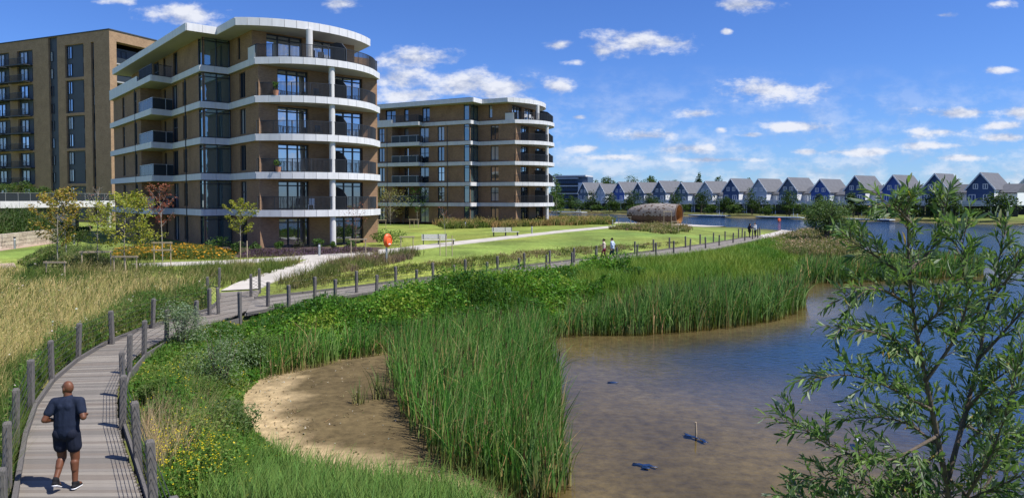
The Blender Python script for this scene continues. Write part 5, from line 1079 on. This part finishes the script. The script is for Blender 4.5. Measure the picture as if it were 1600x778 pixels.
def young_tree(label, base, H, crown_w, z0, cols, n, leaf=.10, bare=.0, nb=16, trunk_r=.035, bark='bark_pale', tall=1.0, rise=.8, group='young trees in the garden'):
    """slender sapling: tapered trunk, rising limbs, leaves carried on the limbs"""
    r = thing('young_tree', label, 'tree', base, RNG.uniform(0,6.28), group); b = MB(); lean = RNG.normal(0,.025,2)*H
    tp = [Vector((lean[0]*t*t, lean[1]*t*t, H*t-.15*(t == 0))) for t in (0,.25,.5,.75,1)]; b.tube(tp, [trunk_r, trunk_r*.85, trunk_r*.62, trunk_r*.36, .006], 7)
    P = []; D = []
    for i in range(nb):
        t = z0+(1-z0)*(i+RNG.random())/nb*.93; a = i*2.4+RNG.uniform(-.5,.5); o = Vector((lean[0]*t*t, lean[1]*t*t, H*t)); f = (t-z0)/(1-z0); L = crown_w/2*(.45+.9*math.sin(math.pi*min(1,f*.8+.22)))*RNG.uniform(.75,1.2)
        d = Vector((math.cos(a), math.sin(a), rise+RNG.uniform(-.15,.3)+bare*.8)); d.normalize(); L *= 1.15; e = o+d*L+Vector((0,0,L*.1)); mid = o+d*L*.5
        b.tube([o, mid, e], [trunk_r*.34*(1.1-t*.5), trunk_r*.2, .004], 5)
        for q in range(3):
            s = .35+.22*q; p0 = o+(e-o)*s; a2 = a+RNG.uniform(-1.1,1.1); dd = Vector((math.cos(a2), math.sin(a2), .5)).normalized()*L*.4; b.tube([p0, p0+dd], [trunk_r*.11, .003], 4); P += [p0+dd*x for x in (.3,.6,.9,1.05)]; D += [dd]*4
        P += [o+(e-o)*x for x in (.45,.65,.85,1.0)]; D += [d]*4
    b.build('trunk', MATS[bark], r)
    if n:
        P = np.array([list(p) for p in P]); k = RNG.choice(len(P), n); Q = P[k]+RNG.normal(0, crown_w*.045, (n,3)); C = pick(cols, n)*vary((1,1,1), n, .2, .1); V, T, C = leaves(Q, leaf*RNG.uniform(.6,1.4,n), C, .2, 1.6); link('crown', np_mesh('crown', V, T, np.clip(C,.004,.9)), MATS['foliage'], r)
    return r
def stakes(label, px, py, w, h, bars=1, n=2):
    g = ground(px, py); r = thing('tree_stakes', label, 'tree stakes', g, RNG.uniform(-.25,.25), 'timber tree stakes')
    xs = [-w/2+w*i/(n-1) for i in range(n)]
    for x in xs: MB().tube([(x,0,-.3),(x,0,h)], .035, 6).build('stake', MATS['timber_light'], r)
    for k in range(bars): MB().bar((-w/2-.12,-.04,h-.06-.45*k),(w/2+.12,-.04,h-.06-.45*k),.04,.09).build('cross_bar', MATS['timber_light'], r)
YG = [(.30,.31,.04),(.38,.36,.05),(.22,.27,.04)]; OR = [(.38,.24,.04),(.34,.30,.05),(.42,.28,.06),(.20,.22,.04)]; RD = [(.30,.09,.06),(.36,.15,.07),(.20,.07,.05)]; GN = [(.06,.13,.025),(.09,.17,.03),(.12,.20,.045)]
def tree_px(label, x, yb, yt, w_px, z0, cols, n, **k):
    g = ground(x, yb); s = g.y/FPX; return young_tree(label, g, (yb-yt)*s, w_px*s, z0, cols, n, **k)
tree_px('sapling with orange and yellow leaves left of the bare white-stemmed one', 90, 424, 300, 52, .28, OR, 1900, leaf=.13, nb=22)
tree_px('dark-leaved sapling right behind the orange and yellow one', 104, 408, 308, 40, .3, [(.07,.08,.02),(.16,.13,.03),(.05,.07,.02)], 800, leaf=.14)
tree_px('bare white-stemmed sapling with forked twigs', 153, 424, 296, 44, .38, [(.34,.17,.13)], 60, leaf=.09, bare=.7, nb=12)
tree_px('yellow-green sapling, largest crown left of the near block', 194, 424, 306, 68, .22, YG, 3600, leaf=.13, nb=30, rise=.35)
tree_px('red-leaved sapling in the flower bed', 254, 409, 292, 38, .40, RD, 900, leaf=.11, bare=.5, nb=16)
tree_px('narrow yellow-green sapling against the near block', 376, 397, 314, 34, .30, YG, 1600, leaf=.13, nb=20, rise=.5)
tree_px('bare reddish sapling at the right corner of the near block', 556, 402, 322, 38, .38, RD, 90, leaf=.09, bare=.5, bark='bark_red')
tree_px('pale yellow many-branched tree left of the farther block', 610, 352, 300, 42, .12, [(.30,.28,.10),(.24,.23,.07)], 700, leaf=.2, nb=24)
tree_px('brown bushy sapling between the yellow and the green tree by the farther block', 630, 350, 318, 30, .15, [(.18,.11,.04),(.22,.15,.06)], 500, leaf=.2)
tree_px('leafy green tree left in front of the farther block', 652, 351, 296, 28, .2, GN, 900, leaf=.2, nb=22)
tree_px('tall thin bare sapling beside the nearest bench', 697, 396, 324, 18, .55, RD, 60, leaf=.10, bare=.6, nb=8, trunk_r=.025)
tree_px('green sapling with red lower leaves in front of the farther block', 720, 350, 300, 20, .3, GN+[(.30,.04,.02)], 500, leaf=.2)
tree_px('green sapling in front of the right part of the farther block', 777, 350, 302, 24, .3, GN, 600, leaf=.2)
tree_px('small green sapling under the curved balconies of the farther block', 832, 350, 315, 18, .3, GN, 400, leaf=.2)
tree_px('green tree at the right end of the farther block', 869, 346, 288, 22, .12, GN, 900, leaf=.24, nb=22)
for lb, x, y, w, h, b, n in (('light timber stakes under the orange and yellow sapling',87,438,1.0,1.0,1,2),('light timber stakes under the bare white-stemmed sapling',151,428,1.5,1.3,1,2),('light timber stakes under the largest yellow-green sapling',196,430,1.3,1.1,1,3),
   ('tall timber stakes around the red-leaved sapling',254,416,1.0,1.5,2,2),('timber stake by the narrow yellow-green sapling',381,404,.5,1.2,0,2),('timber stakes around the tall thin sapling by the nearest bench',697,400,.9,1.5,0,3),('timber stakes left of the nearest bench',636,396,.9,1.3,1,2),
   ('timber stake frame at the foot of the pale yellow tree',597,357,1.0,1.2,1,2),('timber stake frame at the foot of the leafy green tree',647,356,1.2,1.2,1,3),('timber stake frame left of the timber pavilion',976,357,1.6,1.6,1,2),('tall crossed timber stakes in front of the pavilion opening',1043,357,1.1,2.4,1,2),('low timber stakes right of the tall crossed ones',1055,363,.8,1.4,2,2),('timber stakes around the bare reddish sapling',560,404,1.0,1.4,1,2)): stakes(lb, x, y, w, h, b, n)
# planting at the foot of the near block
for i, (x, y, w, h, lb) in enumerate([(343,397,2.6,1.5,'broad leafy shrub below the glazed bay of the near block'),(372,397,1.6,1.1,'leafy shrub by the narrow sapling at the near block'),(400,394,1.3,1.0,'pale-leaved shrub left of the ground-floor doors of the near block'),(436,393,1.2,.9,'leafy shrub in front of the ground-floor doors of the near block'),(466,392,1.1,1.0,'purple-green shrub in front of the ground-floor doors of the near block'),
    (497,391,1.2,1.0,'leafy shrub left of the column foot of the near block'),(522,391,1.0,.8,'leafy shrub right of the column foot of the near block'),(548,391,1.2,.9,'low shrub at the right end of the near block front')]):
    shrub('garden_shrub', lb, 'shrub', ground(x, y), w, h, 420, .14, [(.06,.13,.025),(.09,.18,.035),(.13,.2,.06)] if i not in (4,) else [(.10,.08,.10),(.09,.12,.05)], 'shrubs along the near block', 8, 4)
shrub('garden_shrub', 'rounded bright green shrub right of the near block, behind the lifebuoy', 'shrub', ground(605,384), 3.6, 1.7, 1100, .16, [(.10,.17,.03),(.14,.21,.04)], None, 10, 5)
shrub('garden_shrub', 'dark green bush mass right of the low stone wall', 'shrub', ground(118,386), 4.2, 1.6, 1200, .17, [(.05,.09,.02),(.10,.13,.03)], None, 10, 5)
# shrubs in the weeds beside the near boardwalk
for (x, y, w, h, cols, lb) in [(285,560,1.5,1.5,[(.26,.33,.20),(.34,.40,.28),(.18,.26,.12)],'silvery grey-green shrub beside the boardwalk bend'),(345,600,1.9,1.7,[(.14,.23,.08),(.21,.30,.14),(.29,.36,.23)],'tall grey-green shrub left of the mudflat'),(300,640,1.6,1.0,[(.10,.17,.035),(.14,.21,.05)],'low bright shrub below the tall grey-green one'),(400,560,1.5,1.3,[(.10,.19,.04),(.15,.25,.07)],'green shrub where the reeds behind the mudflat begin'),(245,650,1.1,.8,[(.09,.16,.03),(.13,.2,.045)],'small leafy shrub right of the jogger by the fence rail'),(360,690,1.2,.9,[(.12,.19,.06),(.16,.22,.08)],'pale green shrub at the lower left rim of the mudflat')]:
    p = at_z(x, y, .35); shrub('waterside_shrub', lb, 'shrub', (p.x, p.y, h1(p.x, p.y)), w*1.25, h*1.2, 3400, .08, cols, 'shrubs in the waterside weeds', 14, 7, aspect=3.0)
# round bush and far shore
b_ = ground(1290, 380); shrub('round_bush', 'tall grey-green rounded bush on the spit behind the willow', 'bush', b_, 5.8, 6.2, 8000, .18, [(.10,.18,.05),(.15,.24,.08),(.20,.28,.12)], None, 16, 8)
g_ = ground(1330, 384); shrub('round_bush', 'lower green bush right of the tall rounded one on the spit', 'bush', g_, 4.4, 3.2, 2600, .17, [(.08,.14,.04),(.12,.18,.05)], None, 12, 6)
def farpt(s, off):
    return Vector((100.8-84*s+.81*off, 161.3+117*s+.58*off, .75))
DK = [(.030,.062,.018),(.05,.095,.022),(.075,.135,.028)]
names = ['right end','second from the right','third from the right','fourth from the right','fifth from the right','sixth from the right','seventh from the right','eighth from the right','ninth from the right','tenth from the right','eleventh from the right','twelfth from the right','thirteenth from the right','fourteenth from the right','left end']
for i in range(15):
    t = i/14
    for q, (ds, off, w, h, nm) in enumerate(((.012,3.2,8.5,4.4,'broad'),(-.022,1.0,9.5,2.4,'low'),(.034,5.0,5.5,5.0,'tall'))):
        p = farpt(t+ds+RNG.uniform(-.008,.008), off+RNG.uniform(-.8,.8)); k = RNG.uniform(.75,1.2)
        shrub('bank_shrub', '%s far-shore shrub below the lakeside house at the %s' % (nm, names[i]) if i in (0, 14) else '%s far-shore shrub below the lakeside house %s' % (nm, names[i]), 'shrub', p, w*k, h*k*1.5, 760, .48, DK if q != 1 else [(.06,.12,.025),(.09,.15,.03)], 'shrubs along the far shore', 9, 3, dp=3.5)
for j, (s, off, w, h, lb) in enumerate([(-.06,4,13,7.5,'large dark bush on the far shore at the right edge'),(-.13,4,13,7,'dark bush on the far shore beyond the right edge house'),(.03,5,9,7.5,'tall dark tree in front of the right end house of the lakeside row'),(1.08,3,10,5,'dark bush on the far shore below the white flats'),(1.16,3,12,6,'dark bush on the far shore left of the white flats'),(1.03,0,7,3.5,'bright low bush on the far shore below the left end house')]):
    shrub('bank_shrub', lb, 'shrub', farpt(s, off), w, h, 1100, .55, DK, 'shrubs along the far shore', 12, 4, dp=5)
for (x, Y, yt, w, lb) in [(953,345,268,18,'round-headed distant tree above the left end of the lakeside row'),(985,350,269,24,'broad distant tree above the blue gabled house'),(1015,345,271,22,'distant tree right of the broad one above the lakeside row'),(1045,350,274,20,'lower distant tree above the slate houses'),(1092,330,265,9,'slim distant tree poking above the grey houses'),(1122,340,271,14,'small distant tree behind the grey houses'),(1165,330,272,14,'distant tree behind the dark gabled house'),(872,330,266,18,'distant tree right behind the farther block'),(900,370,276,26,'low distant tree behind the white flats')]:
    h = CZ-.9+(310-yt)*Y/FPX; w_ = w*Y/FPX; X_ = (x-800)/FPX*Y; r = shrub('distant_tree', lb, 'tree', (X_, Y, .9), w_*1.6, h*.62, 1100, .75, [(.045,.095,.02),(.065,.125,.025),(.09,.155,.035)], 'trees behind the lakeside houses', 11, 1, lift=1.0)
    r.children[1].name = 'branch'; MB().tube([(0,0,-.2),(0,0,h*.5),(.3,.1,h*.85)], [.35,.28,.08], 7).build('trunk', MATS['bark'], r)
Q = []
for px in range(866, 1640, 11):
    Y_ = 410-.12*(px-866)+RNG.uniform(-15,15); tall = 16.5 if 930 < px < 1068 else 11.5; hz = tall*RNG.uniform(.85,1.12)/2; n = 420; q, k = crown_cloud(n, (4.5,5,hz), 8); Q.append(q+np.array([(px-800)/FPX*Y_, Y_, hz*1.05+.5]))
Q = np.concatenate(Q); Q[:,2] = np.maximum(Q[:,2], 1); n = len(Q); stuff('distant_wood', [leaves(Q, 1.3*RNG.uniform(.6,1.4,n), pick([(.045,.085,.02),(.06,.11,.025),(.08,.13,.03)], n)*vary((1,1,1), n, .2), .3)], 'far belt of woodland behind the lakeside houses', 'wood', 'foliage')
for lb, x, y, w in (('round terrace tree at the left edge below the tower',8,283,4.0),('second round terrace tree from the left edge below the tower',30,282,4.2),('third round terrace tree from the left edge below the tower',50,284,3.6),('small separate terrace tree near the tower corner',80,285,2.6)):
    Y = 92; X_ = (x-800)/FPX*Y*1.0; shrub('terrace_tree', lb, 'tree', (X_-1.5, Y+1, 5.2), w, 3.2 if w > 3 else 2.4, 700, .22, [(.07,.13,.025),(.10,.17,.035)], 'round trees on the terrace', 8, 3)

# ---------------------------------------------------------------- foreground willow
def willow():
    m = MATS['willow']; N, L = m.node_tree.nodes, m.node_tree.links; at = [n for n in N if n.type == 'ATTRIBUTE'][0]; pb = [n for n in N if n.type == 'BSDF_PRINCIPLED'][0]
    ge = N.new('ShaderNodeNewGeometry'); mx = N.new('ShaderNodeMix'); mx.data_type = 'RGBA'; L.new(ge.outputs['Backfacing'], mx.inputs[0]); L.new(at.outputs[0], mx.inputs[6]); mx.inputs[7].default_value = (.26,.31,.21,1); L.new(mx.outputs[2], pb.inputs['Base Color'])
    S = [[(1492,830,4.6),(1470,700,4.55),(1447,600,4.5),(1432,520,4.5),(1412,430,4.45),(1422,370,4.4),(1419,312,4.4)],
      [(1482,745,4.6),(1510,640,4.75),(1530,560,4.85),(1546,470,4.9),(1572,355,4.95)], [(1447,595,4.5),(1490,535,4.45),(1515,470,4.4),(1500,400,4.35),(1512,345,4.3)],
      [(1466,680,4.5),(1390,722,4.3),(1330,712,4.2),(1270,682,4.15),(1240,652,4.1),(1218,655,4.08)], [(1440,570,4.5),(1395,528,4.3),(1350,515,4.2),(1305,512,4.15)],
      [(1412,430,4.45),(1372,402,4.5),(1342,385,4.5),(1325,372,4.5)], [(1426,480,4.5),(1382,452,4.35),(1338,452,4.3),(1310,470,4.25)], [(1456,640,4.5),(1385,602,4.25),(1325,583,4.15),(1268,592,4.1)],
      [(1488,770,4.6),(1400,765,4.35),(1320,748,4.2),(1262,742,4.15)], [(1492,790,4.6),(1380,800,4.3),(1300,800,4.2),(1230,778,4.1)], [(1505,700,4.7),(1560,640,4.6),(1600,590,4.5),(1650,560,4.5)], [(1530,560,4.85),(1572,515,4.75),(1612,470,4.7),(1640,430,4.7)],
      [(1490,790,4.6),(1560,760,4.4),(1620,730,4.3),(1660,700,4.3)], [(1412,430,4.45),(1455,392,4.6),(1480,340,4.65),(1475,312,4.65)], [(1424,350,4.4),(1398,322,4.3),(1372,318,4.3)], [(1546,470,4.9),(1580,430,4.8),(1610,385,4.8)], [(1470,700,4.55),(1420,660,4.7),(1370,650,4.8),(1325,655,4.85)], [(1500,660,4.75),(1560,690,4.9),(1610,690,4.95)], [(1432,520,4.5),(1465,490,4.3),(1480,450,4.2)], [(1480,745,4.6),(1540,800,4.5),(1610,800,4.5)], [(1495,800,4.6),(1545,720,4.35),(1575,640,4.25),(1592,560,4.2)], [(1500,810,4.6),(1570,720,4.75),(1620,650,4.8)], [(1510,640,4.75),(1545,600,4.6),(1580,575,4.5),(1610,540,4.45)], [(1470,700,4.55),(1430,740,4.4),(1395,775,4.3)]]
    base = at_y(1497, 900, 4.6); g = h1(base.x+.1, 4.6); r = thing('willow_tree', 'slender-leaved willow in the right foreground, its crown rising in front of the lake', 'tree', (base.x+.1, 4.6, g)); O = r.location
    tw = MB(); LP = []; LD = []; LS = []
    for si, st in enumerate(S):
        pts = [at_y(x, y, Y)-O for x, y, Y in st]
        if si == 0: pts = [Vector((0,0,-.2)), (pts[0]+Vector((.1,0,-2*CZ*0)))*.5+Vector((.06,.02,0))]+pts
        P, ln = resample([list(p) for p in pts], n=26) if False else (None, None)
        A = np.array([list(p) for p in pts]); dd = np.r_[0, np.cumsum(np.linalg.norm(np.diff(A, axis=0), axis=1))]; t = np.linspace(0, dd[-1], 30); A = soften(np.stack([np.interp(t, dd, A[:,k]) for k in range(3)], 1), 6); tot = dd[-1]
        r0 = .042 if si == 0 else (.019 if si in (1,) else .012); rad = [r0*(1-.88*i/29) for i in range(30)]; b = MB().tube([Vector(p) for p in A], rad, 7)
        if si == 0: b.build('trunk', MATS['bark'], r, smooth=True)
        else: b.build('branch', MATS['bark'], r, smooth=True)
        i0 = 14 if si == 0 else 5; ntw = int((tot*(1-i0/30))*34)+6
        for q in range(ntw+1):
            f = i0/30+(1-i0/30)*q/ntw; i = min(28, int(f*29)); o = Vector(A[i])*(1-(f*29-i))+Vector(A[i+1])*(f*29-i) if i < 29 else Vector(A[29]); d = Vector(A[min(i+1,29)]-A[max(i-1,0)]).normalized()
            rn = Vector(RNG.normal(size=3)); rn = (rn-d*rn.dot(d)).normalized(); L_ = RNG.uniform(.10,.30)*(1.15-.55*f); dr = (d*.75+rn*.75+Vector((0,0,.22))).normalized()
            if q == ntw: dr = d; L_ = .12; o = Vector(A[29])
            e = o+dr*L_+Vector((0,0,-.18*L_*L_/.3)); mid = o+dr*L_*.5+Vector((0,0,.01)); tw.tube([o, mid, e], [.0035,.0025,.0012], 4, False)
            nl = max(6, int(L_/.0155))
            for j in range(nl):
                s = .12+.9*j/(nl-1); p = o+(e-o)*min(s,1)+(mid-(o+e)/2)*4*s*(1-s) if s <= 1 else e; sd_ = Vector(RNG.normal(size=3)); sd_ = (sd_-dr*sd_.dot(dr)).normalized(); ld = (dr*.85+sd_*.62+Vector((0,0,-.10+.15*RNG.normal()))).normalized()
                LP.append(p); LD.append(ld); LS.append(RNG.uniform(.050,.098)*(1 if s < .9 else .8))
    tag(tw.build('twig', MATS['bark'], r), kind='stuff')
    n = len(LP); lp = np.array([list(p) for p in LP]); ld = np.array([list(p) for p in LD]); ls = np.array(LS)
    # lance-shaped leaf, 1 m long in its own axes: base at origin, along +y, normal +z
    prof = [(0,.0),(.12,.055),(.35,.105),(.6,.095),(.85,.04),(1,0)]; LV = [(0,0,0)]; 
    for y, w in prof[1:-1]: LV += [(-w, y, .025+.03*math.sin(y*3)), (0, y, .03*math.sin(y*3)-.06*y*y), (w, y, .025+.03*math.sin(y*3))]
    LV.append((0,1,-.07)); LV = np.array(LV); LT = [(0,2,1),(0,3,2)]
    for i in range(3): a = 1+3*i; LT += [(a,a+1,a+4),(a,a+4,a+3),(a+1,a+2,a+5),(a+1,a+5,a+4)]
    LT += [(10,11,13),(11,12,13)]; LT = np.array(LT)
    up = np.tile(np.array([[0,0,1.]]), (n,1))+.75*RNG.normal(size=(n,3)); x = np.cross(ld, up); x /= np.linalg.norm(x, axis=1)[:,None]; z = np.cross(x, ld); M3 = np.stack([x, ld, z], 2)   # columns
    cols = pick([(.075,.15,.035),(.11,.20,.05),(.155,.25,.07),(.22,.30,.11)], n, [.3,.35,.25,.1])*vary((1,1,1), n, .15, .08); yel = RNG.random(n) < .012; cols[yel] = (.38,.27,.05)
    order = np.argsort(-ls/(lp[:,1]+O.y)); single = np.zeros(n, bool); single[order[:300]] = True
    rest = np.nonzero(~single)[0]; V = np.einsum('nij,vj->nvi', M3[rest]*ls[rest][:,None,None], LV)+lp[rest][:,None]; T = (np.arange(len(rest))[:,None,None]*14+LT[None]).reshape(-1,3)
    o = link('foliage', np_mesh('foliage', V.reshape(-1,3), T, np.repeat(cols[rest], 14, 0), True), m, r); tag(o, kind='stuff')
    mes = [np_mesh('leaf', LV, LT, np.tile(np.array([c]), (14,1)), True) for c in ((.075,.15,.035),(.11,.20,.05),(.155,.25,.07),(.22,.30,.11))]
    for me in mes: me.materials.append(m)
    for i in np.nonzero(single)[0]:
        lf = link('leaf', mes[int(RNG.integers(0,4))], None, r); mm = Matrix([list(M3[i][0])+[0], list(M3[i][1])+[0], list(M3[i][2])+[0], [0,0,0,1]]); lf.rotation_euler = mm.to_euler(); lf.location = lp[i]; lf.scale = (ls[i],)*3
    print('willow leaves', n)
willow()

# ---------------------------------------------------------------- furniture on the balconies
def chair_at(block, label, u, v, k, rz, m):
    p = Matrix.LocRotScale(block.location, block.rotation_euler, None)@Vector((u, v, k*SH+.02)); r = thing('balcony_chair', label, 'chair', p, block.rotation_euler.z+rz, 'chairs on the balconies')
    MB().box((-.26,-.25,.40),(.26,.25,.45)).build('seat', m, r); MB().bar((-.24,.24,.70),(.24,.24,.70),.05,.5).build('backrest', m, r)
    for x in (-.23,.23):
        for y in (-.22,.22): MB().box((x-.02,y-.02,0),(x+.02,y+.02,.40)).build('leg', m, r)
        MB().bar((x,-.24,.62),(x,.24,.62),.05,.04).build('armrest', m, r)
WC, DC = MATS['white_frame'], MATS['slate_panel']
chair_at(B2, 'white chair at the left on the top curved balcony of the farther block', .9, 1.6, 5, .6, WC); chair_at(B2, 'white chair at the right on the top curved balcony of the farther block', 1.2, 2.7, 5, 1.4, WC)
chair_at(B1, 'dark chair on the top curved balcony of the near block', 1.3, 4.9, 5, 1.2, DC); chair_at(B1, 'dark chair on the second-highest curved balcony of the near block', 1.2, 4.6, 4, 1.7, DC)
chair_at(B1, 'dark chair on the middle curved balcony of the near block', 1.1, 4.7, 3, 1.5, DC); chair_at(B1, 'pale chair on the lowest curved balcony of the near block', 1.3, 3.9, 1, 1.0, WC)
def pot_at(block, label, u, v, k):
    p = Matrix.LocRotScale(block.location, block.rotation_euler, None)@Vector((u, v, k*SH+.02)); r = thing('potted_plant', label, 'potted plant', p, 0, 'potted plants on the balconies')
    MB().tube([(0,0,0),(0,0,.42)], [.17,.24], 12).build('pot', MATS['terracotta'], r); n = 160; P_, k_ = crown_cloud(n, (.38,.38,.5), 6); P_[:,2] += .82; V, T, C = leaves(P_, .13*RNG.uniform(.6,1.4,n), pick(GN, n)*vary((1,1,1), n, .15), .3, 1.8); link('leaves', np_mesh('leaves', V, T, C), MATS['foliage'], r)
pot_at(B1, 'potted plant at the left end of the second-highest curved balcony', 1.1, 1.0, 4); pot_at(B1, 'potted plant at the left end of the second-lowest curved balcony', 1.2, 1.1, 2); pot_at(B1, 'potted plant on the corner balcony of the near block, middle storey', -16.4, -4.0, 3)
